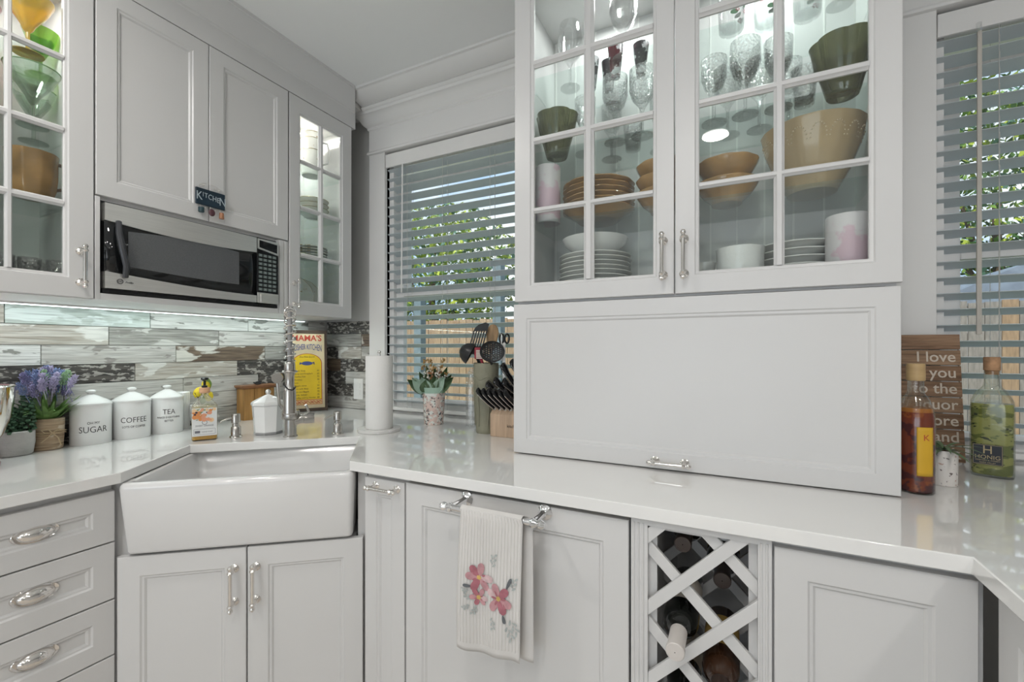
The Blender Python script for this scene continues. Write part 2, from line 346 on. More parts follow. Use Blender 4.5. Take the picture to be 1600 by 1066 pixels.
rowsB = [(1.418, [(-2.163, -1.818, 'dark')]), (1.345, [(-2.163, -1.885, 'grey'), (-1.885, -1.818, 'brown')]),
         (1.273, [(-2.163, -2.07, 'dark'), (-2.07, -1.885, 'beige'), (-1.885, -1.818, 'grey')]), (1.201, [(-2.163, -2.05, 'brown'), (-2.05, -1.818, 'dark')]),
         (1.129, [(-2.163, -2.01, 'dark'), (-2.01, -1.818, 'light')]), (1.057, [(-2.163, -1.95, 'dark'), (-1.95, -1.818, 'grey')]), (.985, [(-2.163, -1.818, 'light')])]
zb = RZ+[0]
for i, (zt, ts) in enumerate(rowsL):
    for a, c, m in ts:
        h = zt-RZ[i]-.0018; l = c-a-.0018
        bb = B().loft([[(0, -l/2, -h/2), (0, l/2, -h/2), (0, l/2, h/2), (0, -l/2, h/2)], [(.006, -l/2, -h/2), (.006, l/2, -h/2), (.006, l/2, h/2), (.006, -l/2, h/2)],
                       [(.0075, -l/2+.001, -h/2+.001), (.0075, l/2-.001, -h/2+.001), (.0075, l/2-.001, h/2-.001), (.0075, -l/2+.001, h/2-.001)]])
        obj('tile', bb, TM[m], wl, loc=(-2.1725, (a+c)/2, (zt+RZ[i])/2))
for i, (zt, ts) in enumerate(rowsB):
    for a, c, m in ts:
        h = zt-RZ[i]-.0018; l = c-a-.0018
        bb = B().loft([[(-l/2, 0, -h/2), (l/2, 0, -h/2), (l/2, 0, h/2), (-l/2, 0, h/2)], [(-l/2, -.0085, -h/2), (l/2, -.0085, -h/2), (l/2, -.0085, h/2), (-l/2, -.0085, h/2)],
                       [(-l/2+.001, -.010, -h/2+.001), (l/2-.001, -.010, -h/2+.001), (l/2-.001, -.010, h/2-.001), (-l/2+.001, -.010, h/2-.001)]])
        obj('tile', bb, TM[m], wb, loc=((a+c)/2, 1.8795, (zt+RZ[i])/2))

# windows: double hung, upper sash further out
for k, (a, c) in enumerate(WX):
    b = B(); b.box(a, a+.03, 1.90, 2.0, .915, 2.343); b.box(c-.03, c, 1.90, 2.0, .915, 2.343); b.box(a, c, 1.90, 2.0, 2.30, 2.343); b.box(a, c, 1.90, 2.02, .90, .93)
    wdw = struct('window_%d' % (k+1), b, TRIMW)
    gl = a+.087
    for (yy, z0, z1, nm, gx) in ((1.965, 1.60, 2.155, 'upper_sash', gl), (1.935, .99, 1.548, 'lower_sash', a+.078)):
        t = 1.62 if nm == 'upper_sash' else 1.548
        b = B(); b.box(a+.03, gx, yy-.012, yy+.018, z0-.06, z1+.07); b.box(2*((a+c)/2)-gx, c-.03, yy-.012, yy+.018, z0-.06, z1+.07)
        b.box(gx, a+c-gx, yy-.012, yy+.018, z1, z1+.07 if nm == 'upper_sash' else z1+.045); b.box(gx, a+c-gx, yy-.012, yy+.018, z0-.055, z0)
        s_ = obj(nm, b, TRIMW, wdw, bev=.002); obj('pane', B().box(gx, a+c-gx, yy, yy+.004, z0, z1), PANE, s_)

# recessed ceiling lights
for k, (x, y) in enumerate(DOWN):
    t = thing('recessed_ceiling_light', ['round recessed downlight, mirrored in the right glass cabinet door', 'round recessed downlight nearest the drawers', 'round recessed downlight behind the one nearest the drawers',
              'round recessed downlight nearest the side counter', 'round recessed downlight behind the side counter', 'round recessed downlight near the patio door'][k], 'ceiling light', (x, y, 2.62), 0, 'recessed downlights in the ceiling')
    obj('trim_ring', B().lathe([(.095, 0), (.095, -.004), (.078, -.006), (.074, 0)], 32), TRIMW, t)
    obj('lens', B().lathe([(.0745, -.004), (.0001, -.004)], 32), mat('lamp_lens', (1, 1, 1), .4, emit=(1, .97, .93), estr=9), t)

# ================================================================== COUNTERTOP
SKA = math.radians(38.2); FL = Vector((-1.53, .615)); su = Vector((math.cos(SKA), math.sin(SKA))); sv = Vector((-math.sin(SKA), math.cos(SKA)))
pl = [(-2.164, -1.2), (-1.522, -1.2), (-1.522, .617), (-1.738, .905), (-1.308, 1.288), (-1.061, 1.004), (-1.05, .993), (.358, .993), (.358, -1.2), (1.35, -1.2), (1.35, 1.8795), (-2.164, 1.8795)]
b = B().loft([[(x, y, .885) for x, y in pl], [(x, y, .915) for x, y in pl]])
ct = obj('countertop', b, QUARTZ, bev=.002)
tag(ct, 'glossy white quartz countertop running along both walls around the corner sink', 'countertop')
# stools of quartz running into the two window openings
for (a, c), w_ in zip(WX, ('left', 'right')):
    obj('window_stool', B().box(a+.001, c-.001, 1.8795, 1.921, .90, .915), QUARTZ, ct)

# ================================================================== LEFT UPPER CABINETS (faces look towards +x)
R90 = PI/2
def carcass(x0, x1, z0, z1, depth, m=WHITE, y0=.02, t=.018, face=None):
    b = B(); b.box(x0, x0+t, y0, depth, z0, z1); b.box(x1-t, x1, y0, depth, z0, z1); b.box(x0+t, x1-t, y0, depth, z0, z0+t); b.box(x0+t, x1-t, y0, depth, z1-t, z1); b.box(x0+t, x1-t, depth-.008, depth, z0+t, z1-t)
    return b
PZ = [(1.488, 1.690), (1.711, 1.912), (1.933, 2.131), (2.150, 2.352)]
gc = thing('glass_front_cabinet', 'white glass-front wall cabinet left of the microwave holding coloured margarita glasses', 'cabinet', (-1.80, 0, 0), R90, 'glass-front wall cabinets beside the microwave')
obj('body', carcass(.296, .663, 1.417, 2.431, .365), WHITE, gc)
glass_door(gc, .298, .661, 1.419, 2.429, [(.366, .472), (.487, .592)], PZ, hx=.629, hz=1.513)
for z in (1.72, 1.935, 2.15): obj('glass_shelf', B().box(.315, .644, .05, .35, z-.006, z), SHELFG, gc)
gc0 = thing('glass_front_cabinet', 'white glass-front wall cabinet at the far left edge, mostly out of frame', 'cabinet', (-1.80, 0, 0), R90, 'glass-front wall cabinets beside the microwave')
obj('body', carcass(-.072, .295, 1.417, 2.431, .365), WHITE, gc0)
glass_door(gc0, -.070, .293, 1.419, 2.429, [(-.002, .104), (.119, .225)], PZ, hx=-.038, hz=1.513)
mc = thing('microwave_cabinet', 'white wall cabinet with two panelled doors above the built-in microwave', 'cabinet', (-1.80, 0, 0), R90)
b = B(); b.box(.664, .682, .02, .365, 1.417, 2.431); b.box(1.328, 1.346, .02, .365, 1.417, 2.431); b.box(.682, 1.328, .02, .365, 1.738, 1.756); b.box(.682, 1.328, .02, .365, 2.413, 2.431)
b.box(.682, 1.328, .02, .365, 1.417, 1.435); b.box(.682, 1.328, .355, .365, 1.435, 2.413)
obj('body', b, WHITE, mc)
b = B(); b.box(.664, .6765, 0, .022, 1.417, 1.745); b.box(1.292, 1.346, .004, .022, 1.417, 1.745); b.box(1.300, 1.318, -.001, .004, 1.417, 1.745); b.box(1.325, 1.338, .001, .004, 1.417, 1.745); b.box(.6765, 1.292, 0, .022, 1.417, 1.4375)
obj('face_frame', b, WHITE, mc, bev=.001)
for a, c in ((.666, 1.0025), (1.0055, 1.343)):
    obj('door', panel_b(a, c, 1.750, 2.429, 0, .02, .053), WHITE, mc)
cc = thing('glass_front_cabinet', 'narrow white glass-front wall cabinet in the corner holding floral china', 'cabinet', (-1.80, 0, 0), R90, 'glass-front wall cabinets beside the microwave')
obj('body', carcass(1.348, 1.726, 1.417, 2.431, .365), WHITE, cc)
glass_door(cc, 1.350, 1.716, 1.419, 2.429, [(1.412, 1.516), (1.542, 1.646)], PZ, hx=1.366+.008, hz=1.514)
for z in (1.72, 1.935, 2.15): obj('glass_shelf', B().box(1.367, 1.707, .05, .35, z-.006, z), SHELFG, cc)
# under-cabinet light bar and lamps inside the cabinets
t = thing('under_cabinet_light', 'thin glowing light bar under the wall cabinets beside the tiles', 'light', (-2.135, 0, 1.417))
obj('housing', B().box(-.012, .012, -.4, 1.70, -.006, 0), TRIMW, t); obj('diffuser', B().box(-.008, .008, -.39, 1.69, -.0085, -.006), mat('led_diffuser', (1, 1, 1), .5, emit=(.80, 1, .98), estr=3), t)
light('AREA', 'under_cabinet_lamp', (-2.02, .65, 1.405), (0, 0, 0), 3.6, .05, 2.1, (.87, 1, .98))
for y in (.48, 1.53): light('AREA', 'cabinet_puck', (-1.97, y, 2.405), (0, 0, 0), 1.6 if y < 1 else 3.8, .06, color=(1, .98, .95), shape='DISK')

# ================================================================== MICROWAVE
mw = thing('microwave', 'stainless steel built-in microwave with black glass door under the wall cabinet', 'microwave', (-1.80, 0, 0), R90)
obj('casing', B().box(.679, 1.2915, .012, .34, 1.4395, 1.7365), BLACKP, mw)
def bow(u): return .018*(1-(2*u-1)**2)   # bands bow towards the middle
x0, x1 = .684, 1.187
def band(top):
    b = B(); n = 16; Lf, Lb = [], []
    def fn(u, v, y):
        x = x0+(x1-x0)*u
        if top: za, zc = 1.672-bow((u*.9))*.9+.0, 1.7275
        else: za, zc = 1.4545, 1.508-.024*math.sin(min(1, u*1.15)*PI/2)
        return (x, y-.006*math.sin(PI*u), za+(zc-za)*v)
    b.sheet(lambda u, v: fn(u, v, -.012), n, 1); b.sheet(lambda u, v: fn(u, v, .012), n, 1)
    b.sheet(lambda u, v: fn(u, 0, -.012+.024*v), n, 1); b.sheet(lambda u, v: fn(u, 1, -.012+.024*v), n, 1)
    b.sheet(lambda u, v: fn(0, u, -.012+.024*v), 1, 1); b.sheet(lambda u, v: fn(1, u, -.012+.024*v), 1, 1)
    return b
obj('steel_band', band(True), STEEL, mw); obj('steel_band', band(False), STEEL, mw)
b = B(); b.sheet(lambda u, v: (x0+(x1-x0)*u, -.006-.006*math.sin(PI*u), 1.46+.26*v), 16, 1); dr = obj('door_glass', b, BLACKG, mw, solid=.003)
def wn(u, v): # viewing window
    x = .745+.368*u; return (x, -.0085-.006*math.sin(PI*(x-x0)/(x1-x0)), (1.532-.012*math.sin(PI*u*.6)) + ((1.648+.012*math.sin(PI*u*.9))-(1.532-.012*math.sin(PI*u*.6)))*v)
obj('viewing_window', B().sheet(wn, 14, 1), mat('microwave_window', (.115, .12, .125), .16, var=.08, vscale=300), dr)
b = B(); b.tube([(.716, -.020, 1.672), (.712, -.034, 1.63), (.719, -.038, 1.58), (.731, -.034, 1.53), (.735, -.018, 1.495)], [.008, .009, .009, .009, .008], 10); obj('handle', b, mat('handle_grey', (.05, .052, .058), .3), mw)
b = B(); b.box(1.190, 1.2885, -.008, .012, 1.455, 1.7275); cp = obj('control_panel', b, BLACKG, mw, bev=.001)
b = B(); b.loft([[(1.191, y, 1.684), (1.286, y, 1.668), (1.286, y, 1.7265), (1.191, y, 1.7265)] for y in (-.008, -.0115)]); obj('panel_trim', b, STEEL, mw)
b = B(); b.loft([[(1.199, y, 1.690), (1.280, y, 1.677), (1.280, y, 1.714), (1.199, y, 1.720)] for y in (-.011, -.0125)]); obj('display', b, BLACKG, mw)
b = B(); b.box(1.191, 1.286, -.0115, -.008, 1.455, 1.4985); b.box(1.204, 1.278, -.0145, -.0115, 1.461, 1.492); obj('door_release', b, STEEL, mw, bev=.001)
kb = B()
for r in range(9):
    for c_ in range(4): kb.box(1.198+.021*c_, 1.214+.021*c_, -.0092, -.008, 1.508+.018*r, 1.519+.018*r)
obj('keypad', kb, mat('keypad_print', (.16, .20, .19), .4), mw, kind='stuff')
kt = B()
for r in range(9):
    for c_ in range(4): join(kt, place(text_b(random.choice(['1', '2', '3', '4', '5', '6', '7', '8', '9', '0', 'off', 'on', 'set']), .008, .0004, res=1), 1.206+.021*c_, -.0096, 1.5135+.018*r))
obj('keypad_lettering', kt, mat('keypad_white', (.62, .66, .64), .5), mw)
b = B().box(.682, 1.289, .0, .02, 1.4395, 1.452)
for k in range(6): b.box(.70+.1*k, .78+.1*k, -.004, .0, 1.442, 1.446)
obj('vent_strip', b, BLACKP, mw)
b = B(); b.tube([(.722+.0075*math.cos(a), -.0155, 1.4795+.0075*math.sin(a)) for a in [2*PI*k/20 for k in range(21)]], .0011, 6); join(b, place(text_b('GE', .009, .0005, sx=.9), .722, -.0152, 1.4795)); join(b, place(text_b('Profile', .0085, .0004, shear=.3), .746, -.0165, 1.478))
obj('logo', b, mat('logo_ink', (.05, .05, .055), .4), mw)

# ================================================================== LEFT BASE: DRAWERS
XD = -1.54
dc = thing('drawer_cabinet', 'white base cabinet with four drawers and oval cup handles left of the sink', 'cabinet', (XD, 0, 0), R90)
b = B(); b.box(.27, .612, .022, .60, .10, .885); b.box(.27, .612, .07, .60, 0, .10); obj('body', b, WHITE, dc)
for z0, z1 in ((.7245, .8645), (.565, .7205), (.4095, .561), (.115, .4055)):
    d = obj('drawer', panel_b(.29, .611, z0, z1, 0, .02, .047), WHITE, dc); cup_pull(d, (.4555, .009, (z0+z1)/2+.008 if z1 > .5 else z1-.075))
dc2 = thing('drawer_cabinet', 'white base cabinet with plain drawers at the far left, out of frame', 'cabinet', (XD, 0, 0), R90)
b = B(); b.box(-1.18, .268, .022, .60, .10, .885); b.box(-1.18, .268, .07, .60, 0, .10); obj('body', b, WHITE, dc2)
for x_ in (-1.17, -.45):
    for z0, z1 in ((.7245, .8645), (.4095, .7205), (.115, .4055)): obj('drawer', panel_b(x_, x_+.71, z0, z1, 0, .02, .047), WHITE, dc2)

# ================================================================== SINK BASE AND SINK (local x along the sink front)
SK = (FL.x, FL.y, 0)
sc_ = thing('sink_cabinet', 'white diagonal corner cabinet with two doors below the farmhouse sink', 'cabinet', SK, SKA)
b = B(); b.box(.0, .625, .035, .45, .10, .668); b.box(.02, .60, .06, .4, 0, .10); b.box(-.045, .012, .030, .05, .10, .884); b.box(.632, .66, .030, .05, .10, .884)
b.box(-.02, .006, .02, .05, .10, .67); b.box(.634, .648, .012, .05, .10, .67)
obj('body', b, WHITE, sc_)
for a, c, hx in ((-.004, .3225, .292), (.3265, .650, .350)):
    d = obj('door', panel_b(a, c, .115, .676, 0, .02, .055), WHITE, sc_); pull(d, (hx, 0, .570), .10)
sk = thing('farmhouse_sink', 'white glossy apron-front farmhouse sink set across the corner', 'sink', SK, SKA)
def rr(x0, x1, y0, y1, z, r=.02, n=5):
    out = []
    for cx, cy, a0 in ((x1-r, y0+r, -PI/2), (x1-r, y1-r, 0), (x0+r, y1-r, PI/2), (x0+r, y0+r, PI)):
        for k in range(n+1): a = a0+PI/2*k/n; out.append((cx+r*math.cos(a), cy+r*math.sin(a), z))
    return out
b = B(); W_ = .626
b.loft([rr(.026, W_-.014, .004, .40, .683, .012), rr(.021, W_-.008, -.004, .41, .6855, .014), rr(.018, W_-.006, -.007, .415, .693, .016), rr(0, W_, -.012, .425, .868, .02), rr(.002, W_-.002, -.011, .424, .878, .02), rr(.006, W_-.006, -.006, .42, .883, .018),
        rr(.020, W_-.020, .016, .405, .883, .018), rr(.024, W_-.024, .022, .400, .877, .02), rr(.036, W_-.036, .034, .388, .72, .035), rr(.06, W_-.06, .06, .36, .712, .04)], True, True)
obj('basin', b, FIRECLAY, sk, sharp=60)
obj('drain', B().lathe([(.045, 0), (.045, .003), (.03, .002), (.001, .001)], 24, (.31, .2, .712)), STEEL, sk)

# ================================================================== BACK BASE CABINETS (faces look towards -y)
YF = 1.01
po = thing('pullout_cabinet', 'narrow white pull-out cabinet between the sink and the dishwasher panel', 'cabinet', (0, YF, 0))
b = B(); b.box(-1.009, -.848, .02, .60, .10, .884); b.box(-1.0, -.85, .07, .6, 0, .1); obj('body', b, WHITE, po)
d = obj('door', panel_b(-1.004, -.851, .115, .869, 0, .02, .045), WHITE, po); pull(d, (-.918, 0, .848), .085, False)
dw = thing('dishwasher', 'wide white panel-front dishwasher with a chrome towel bar', 'dishwasher', (0, YF, 0))
b = B(); b.box(-.840, -.209, .03, .60, .10, .870); b.box(-.83, -.22, .07, .6, 0, .1); obj('body', b, DARKGAP, dw)
dd = obj('front_panel', panel_b(-.8455, -.2075, .115, .8715, 0, .025, .057), WHITE, dw)
pull(dd, (-.523, 0, .858), .235, False, m=mat('chrome', (.86, .86, .87), .06, 1, var=.02), s=1.55, name='towel_bar', out=.078)
wr = thing('wine_rack_cabinet', 'narrow white wine rack with diagonal lattice and fluted side strips', 'wine rack', (0, YF, 0))
b = B(); b.box(-.202, -.166, 0, .60, .10, .884); b.box(.048, .072, 0, .60, .10, .884); b.box(-.166, .048, .02, .6, .10, .12); b.box(-.166, .048, .59, .6, .12, .884); b.box(-.166, .048, .0, .6, .868, .884)
for x in (-.196, -.186, -.176, .0535, .0635): b.tube([(x, 0, .13), (x, 0, .872)], .0025, 8)
obj('body', b, WHITE, wr)
b = B(); b.box(-.166, -.149, .023, .038, .12, .868); b.box(.032, .048, .023, .038, .12, .868); b.box(-.149, .032, .023, .038, .855, .868); obj('face_frame', b, WHITE, wr)
def strip(c, sgn, y0, y1, w=.0245):
    X0, X1, Z0, Z1 = -.166, .048, .12, .868; k = w/2*math.sqrt(2)
    # band |z - sgn*x - c| < k clipped to the opening
    poly = [(X0, Z0), (X1, Z0), (X1, Z1), (X0, Z1)]
    for lim, sg in ((c+k, 1), (c-k, -1)):
        out = []
        for i in range(len(poly)):
            p, q = poly[i], poly[(i+1) % len(poly)]; fp = sg*(p[1]-sgn*p[0]-lim); fq = sg*(q[1]-sgn*q[0]-lim)
            if fp <= 0: out.append(p)
            if fp*fq < 0: s_ = fp/(fp-fq); out.append((p[0]+(q[0]-p[0])*s_, p[1]+(q[1]-p[1])*s_))
        poly = out
        if len(poly) < 3: return None
    return B().loft([[(x, y, z) for x, z in poly] for y in (y0, y1)])
for y0, y1, sgn, cs in ((.002, .0115, 1, [1.01, .851, .69, .53, .37, .21]), (.012, .0225, -1, [.82, .651, .48, .31, .15, .99]),
                        (.25, .2595, 1, [1.01, .851, .69, .53, .37, .21]), (.26, .27, -1, [.82, .651, .48, .31, .15, .99])):
    for c in cs:
        q = strip(c, sgn, y0, y1)
        if q: obj('lattice_strip', q, WHITE, wr, bev=.0012)
rc = thing('base_cabinet', 'white base cabinet with one panelled door right of the wine rack', 'cabinet', (0, YF, 0))
b = B(); b.box(.0725, .384, .02, .60, .10, .878); b.box(.08, .37, .07, .6, 0, .1); obj('body', b, WHITE, rc)
obj('door', panel_b(.076, .372, .115, .8695, 0, .02, .055), WHITE, rc)
rr_ = thing('peninsula_cabinet', 'white base cabinet with panelled doors at the lower right corner facing left', 'cabinet', (.385, 0, 0), -R90)
b = B(); b.box(-.99, 1.18, .022, .9, .10, .884); b.box(-.98, 1.17, .07, .88, 0, .1); obj('body', b, WHITE, rr_)
for a, c in ((-.985, -.53), (-.527, -.07), (-.067, .39), (.393, 1.17)): obj('door', panel_b(a, c, .115, .868, 0, .02, .055), WHITE, rr_)

# ================================================================== HUTCH (appliance garage with glass doors above)
YH = 1.309
hu = thing('hutch_cabinet', 'tall white cabinet on the counter with two glass doors above a lift-up garage door', 'cabinet', (0, YH, 0))
b = B(); b.box(-.636, -.616, .02, .54, .9165, 2.62); b.box(.327, .347, .02, .54, .9165, 2.62); b.box(-.616, .327, .02, .32, 1.408, 1.432); b.box(-.616, .327, .02, .54, 2.44, 2.46); b.box(-.616, .327, .30, .32, 1.432, 2.44); b.box(-.616, .327, .53, .54, .9165, 1.41)
b.box(-.636, .347, .0, .04, 2.49, 2.62)
obj('body', b, WHITE, hu)
b = B()
for k in range(12): b.box(-.61+.078*k, -.605+.078*k, .2985, .30, 1.432, 2.44)
obj('beadboard_groove', b, TRIMW, hu)
PZh = [(1.474, 1.700), (1.718, 1.925), (1.947, 2.172), (2.198, 2.42)]
glass_door(hu, -.640, -.1435, 1.414, 2.488, [(-.574, -.407), (-.375, -.201)], PZh, hx=-.172, hz=1.516)
glass_door(hu, -.1405, .354, 1.414, 2.488, [(-.079, .098), (.122, .293)], PZh, hx=-.117, hz=1.516)
b = B(); L = [(0, .019), (0, .0015), (.0015, 0), (.046, 0), (.049, .003), (.055, .0035), (.058, .006), (.060, .008)]
b.loft([rect(-.644, .351, .919, 1.405, i, y) for i, y in L]); gd = obj('garage_door', b, WHITE, hu); pull(gd, (-.155, 0, .9415), .082, False)
for z in (1.684, 1.912, 2.160): obj('glass_shelf', B().box(-.614, .325, .045, .298, z-.008, z), SHELFG, hu)
for x in (-.38, .10): light('AREA', 'cabinet_puck', (x, 1.47, 2.43), (0, 0, 0), 1.7, .06, color=(.97, 1, .99), shape='DISK')
b = B()
for z in (1.48, 2.25):
    for x, s in ((-.616, 1), (.327, -1)): b.box(x, x+s*.012, .03, .05, z-.02, z+.02)
obj('hinge', b, NICKEL, hu)

# ================================================================== BLINDS
def blind(name, label, a, c, side):
    t = thing(name, label, 'window blind', (0, 1.885, 0), 0, 'white slatted window blinds')
    obj('valance', B().box(a+.003, c-.003, -.022, -.010, 2.252, 2.325), TRIMW, t, bev=.002)
    obj('headrail', B().box(a+.014, c-.014, -.008, .038, 2.27, 2.32), TRIMW, t)
    sm = B(); pts = []
    for k in range(5):
        u = k/4-.5; pts.append((u*.05, .0018*(1-4*u*u)))
    lo = [[(x, y, z+.0012) for y, z in pts] + [(x, y, z-.0012) for y, z in reversed(pts)] for x in (a+.005, c-.005)]
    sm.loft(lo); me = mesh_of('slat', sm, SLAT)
    z = 2.235; first = True
    while z > .955:
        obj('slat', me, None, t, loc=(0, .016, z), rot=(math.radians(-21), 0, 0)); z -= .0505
    obj('bottom_rail', B().box(a+.014, c-.014, -.008, .040, .924, .942), TRIMW, t, bev=.002)
    cd_ = B()
    for x in side:
        for yy in (-.010, .042): cd_.tube([(x, yy, .94), (x, yy, 2.28)], .0009, 5)
        cd_.tube([(x+.012, .016, .94), (x+.012, .016, 2.28)], .0009, 5)
    obj('cord', cd_, mat('cord', (.55, .55, .52), .8), t)
    return t
SLAT = mat('slat_backlit_grey', (.55, .60, .62), .4, var=.02)  # white slats tinted blue-grey, their backlit shade put into the colour
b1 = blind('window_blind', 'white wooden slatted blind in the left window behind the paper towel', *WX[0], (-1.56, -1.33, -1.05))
obj('tilt_wand', B().tube([(-1.575, -.03, 2.25), (-1.58, -.032, 1.56)], .004, 8), TRIMW, b1)
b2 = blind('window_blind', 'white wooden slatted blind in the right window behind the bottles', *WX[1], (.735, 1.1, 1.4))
obj('tilt_wand', B().tube([(.683, -.032, 2.235), (.680, -.036, 1.304)], [.0055, .0065], 6), mat('wand_plastic', (.62, .58, .52), .35, var=.03), b2)
obj('wand_clip', B().tube([(.682, -.03, 2.262), (.683, -.032, 2.225)], .007, 8), CLEAR, b2)
# ================================================================== THINGS ON THE COUNTER
ZC = .915
def bowl_mod(n, a, start=.3): return lambda t, q: a*max(0, (q-start)/(1-start))*math.cos(n*t)
INK = mat('black_ink', (.02, .02, .02), .6)
CERA = mat('white_ceramic', (.80, .80, .79), .14, coat=.3, var=.01)
CAM2 = Vector((0, 0))
def facing(x, y): return math.atan2(-y, -x)   # direction from the point to the middle of the kitchen
# canisters
for nm, x, y, r, lines, lb in (('SUGAR', -2.103, .764, .0575, [('OH MY', .013, .078), ('SUGAR', .031, .054)], 'white lidded canister lettered SUGAR beside the lavender pot'),
                               ('COFFEE', -2.100, .886, .0585, [('COFFEE', .029, .072), ('LOTS OF COFFEE', .0115, .047)], 'white lidded canister lettered COFFEE between its two twins'),
                               ('TEA', -2.097, 1.005, .0548, [('TEA', .029, .088), ('MAKES EVERYTHING', .0105, .066), ('BETTER', .0105, .052)], 'white lidded canister lettered TEA beside the soap bottle')):
    t = thing('canister', lb, 'canister', (x, y, ZC), 0, 'kitchen canisters on the left counter')
    obj('jar', B().lathe([(r*.985, 0), (r, .003), (r, .139), (r*.985, .141), (r*.93, .141), (r*.93, .12)], 40, cap0=True, cap1=True), CERA, t)
    obj('lid', B().lathe([(r*.93, .1405), (r*1.03, .1405), (r*1.035, .143), (r*1.02, .147), (r*.8, .157), (r*.45, .169), (r*.22, .176), (.010, .177), (.0075, .180), (.014, .185), (.015, .190), (.010, .194), (.001, .195)], 40, cap0=True), CERA, t)
    a = facing(x, y)+.12; q = B()
    for s, sz, z in lines: join(q, wrap(place(text_b(s, sz, .0005, sx=.82, bold=-.0002 if sz > .02 else 0), 0, 0, z), r+.0002, a))
    obj('lettering', q, INK, t)
# stand mixer at the left edge
t = thing('stand_mixer', 'pink stand mixer with polished steel bowl cut off by the left edge', 'mixer', (-1.925, .412, ZC), -R90)
PINK = mat('pink_enamel', (.62, .34, .38), .12, coat=.6, var=.02)
b = B(); b.loft([[(px*s, py*s2-.02, z) for px, py in [(.085*math.cos(a), .10*math.sin(a) if math.sin(a) > 0 else .16*math.sin(a)) for a in [2*PI*k/36 for k in range(36)]]] for s, s2, z in ((.97, .97, 0), (1, 1, .004), (1, 1, .014), (.93, .95, .026), (.6, .7, .034), (.01, .01, .036))]); obj('base', b, PINK, t)
b = B(); b.loft([[(px*s, -.17+py*s, z) for px, py in [(.045*math.cos(a), .05*math.sin(a)) for a in [2*PI*k/24 for k in range(24)]]] for s, z in ((1.15, .02), (1, .06), (.9, .16), (1, .24), (1.1, .26))]); obj('column', b, PINK, t)
b = B(); b.tube([(0, -.26, .30), (0, -.22, .305), (0, -.10, .315), (0, .02, .315), (0, .09, .305), (0, .12, .30)], [.03, .058, .066, .064, .05, .02], 20); obj('motor_head', b, PINK, t)
obj('bowl', B().lathe([(.035, .034), (.05, .034), (.052, .045), (.045, .05), (.06, .062), (.082, .10), (.097, .15), (.103, .205), (.104, .235), (.107, .238), (.104, .240), (.100, .236), (.094, .16), (.06, .07), (.001, .06)], 48, (-.0, .02, 0)), mat('polished_steel', (.72, .70, .67), .08, 1, var=.02), t)
# succulent in a cement pot
t = thing('potted_succulent', 'small dark green succulent in a round grey cement pot behind the mixer bowl', 'plant', (-2.078, .566, ZC))
obj('pot', B().lathe([(.036, 0), (.040, .004), (.0455, .04), (.045, .076), (.041, .080), (.037, .074), (.001, .068)], 32, mod=lambda a, q: .008*math.sin(18*a+q*9)), mat('cement', (.45, .44, .42), .8, bump=.9, bscale=90, var=.12, stretch=(1, 1, 2)), t)
SG = mat('succulent_green', (.05, .11, .06), .45, var=.3)
b = B()
for st in range(7):
    sx, sy = .022*math.cos(st*.9), .022*math.sin(st*.9); h = .075+.02*(st % 3); sx *= (st > 0); sy *= (st > 0)
    for k in range(34):
        a = k*2.4; z = .070+h*k/34; d = .017*(1-.35*k/34); c = (sx*1.3+d*math.cos(a), sy*1.3+d*math.sin(a), z+.006)
        b._ball(c, .0075, 6, 3, (1, 1, .7))
obj('leaves', b, SG, t, kind='stuff')
# lavender
t = thing('potted_lavender', 'artificial lavender in a burlap-wrapped pot tied with twine, beside the canisters', 'plant', (-2.108, .650, ZC))
obj('pot', B().lathe([(.037, 0), (.0395, .003), (.0425, .05), (.0435, .104), (.039, .107), (.036, .10), (.001, .095)], 28, mod=lambda a, q: .012*math.sin(9*a)*q), wood_tile('burlap_bark', (.36, .25, .16), (.52, .40, .27), (.60, .50, .38), .56, 20, .9), t)
TW = mat('twine', (.50, .38, .24), .9, bump=.5, bscale=300)
b = B()
for z in (.055, .062): b.tube([(.0455*math.cos(a), .0455*math.sin(a), z+.003*math.sin(3*a)) for a in [2*PI*k/28 for k in range(29)]], .0016, 6)
fa = facing(-2.113, .656)+.25; fx, fy = math.cos(fa), math.sin(fa); rx, ry = -fy, fx
def lp(u, v, o=.0): return (fx*(.048+o)+rx*u, fy*(.048+o)+ry*u, .06+v)
b.tube([lp(0, 0), lp(-.012, .014, .004), lp(-.028, .012, .004), lp(-.02, .002, .004), lp(0, 0)], .0018, 6); b.tube([lp(0, 0), lp(.014, .012, .004), lp(.028, .004, .004), lp(.018, -.004, .004), lp(0, 0)], .0018, 6)
b.tube([lp(0, 0), lp(-.012, -.014, .003), (lp(-.028, -.03, .0))], .0018, 6); b.tube([lp(0, 0), lp(.014, -.018, .003), lp(.022, -.045, -.002)], .0022, 6)
obj('twine_bow', b, TW, t)
LG = mat('blade_green', (.17, .30, .09), .5, var=.35, vscale=30)
def blade(L, wd, droop, m=LG):
    b = B(); b.sheet(lambda u, v: ((u-.5)*wd*math.sin(PI*(.12+.88*v))*1.1, L*(.28*v+.45*droop*v*v), L*(v-.5*droop*v*v)), 2, 8); return mesh_of('leaf', b, m, 80)
rnd = random.Random(3); bl = [blade(.13, .011, d) for d in (.2, .6, .95)]
for k in range(76):
    a = rnd.uniform(0, 2*PI); o = obj('leaf', rnd.choice(bl), None, t, loc=(.016*math.cos(a+PI/2), .016*math.sin(a+PI/2), .09), rot=(rnd.uniform(-.45, .15), 0, a)); s = rnd.uniform(.65, 1.0); o.scale = (1, s, s)
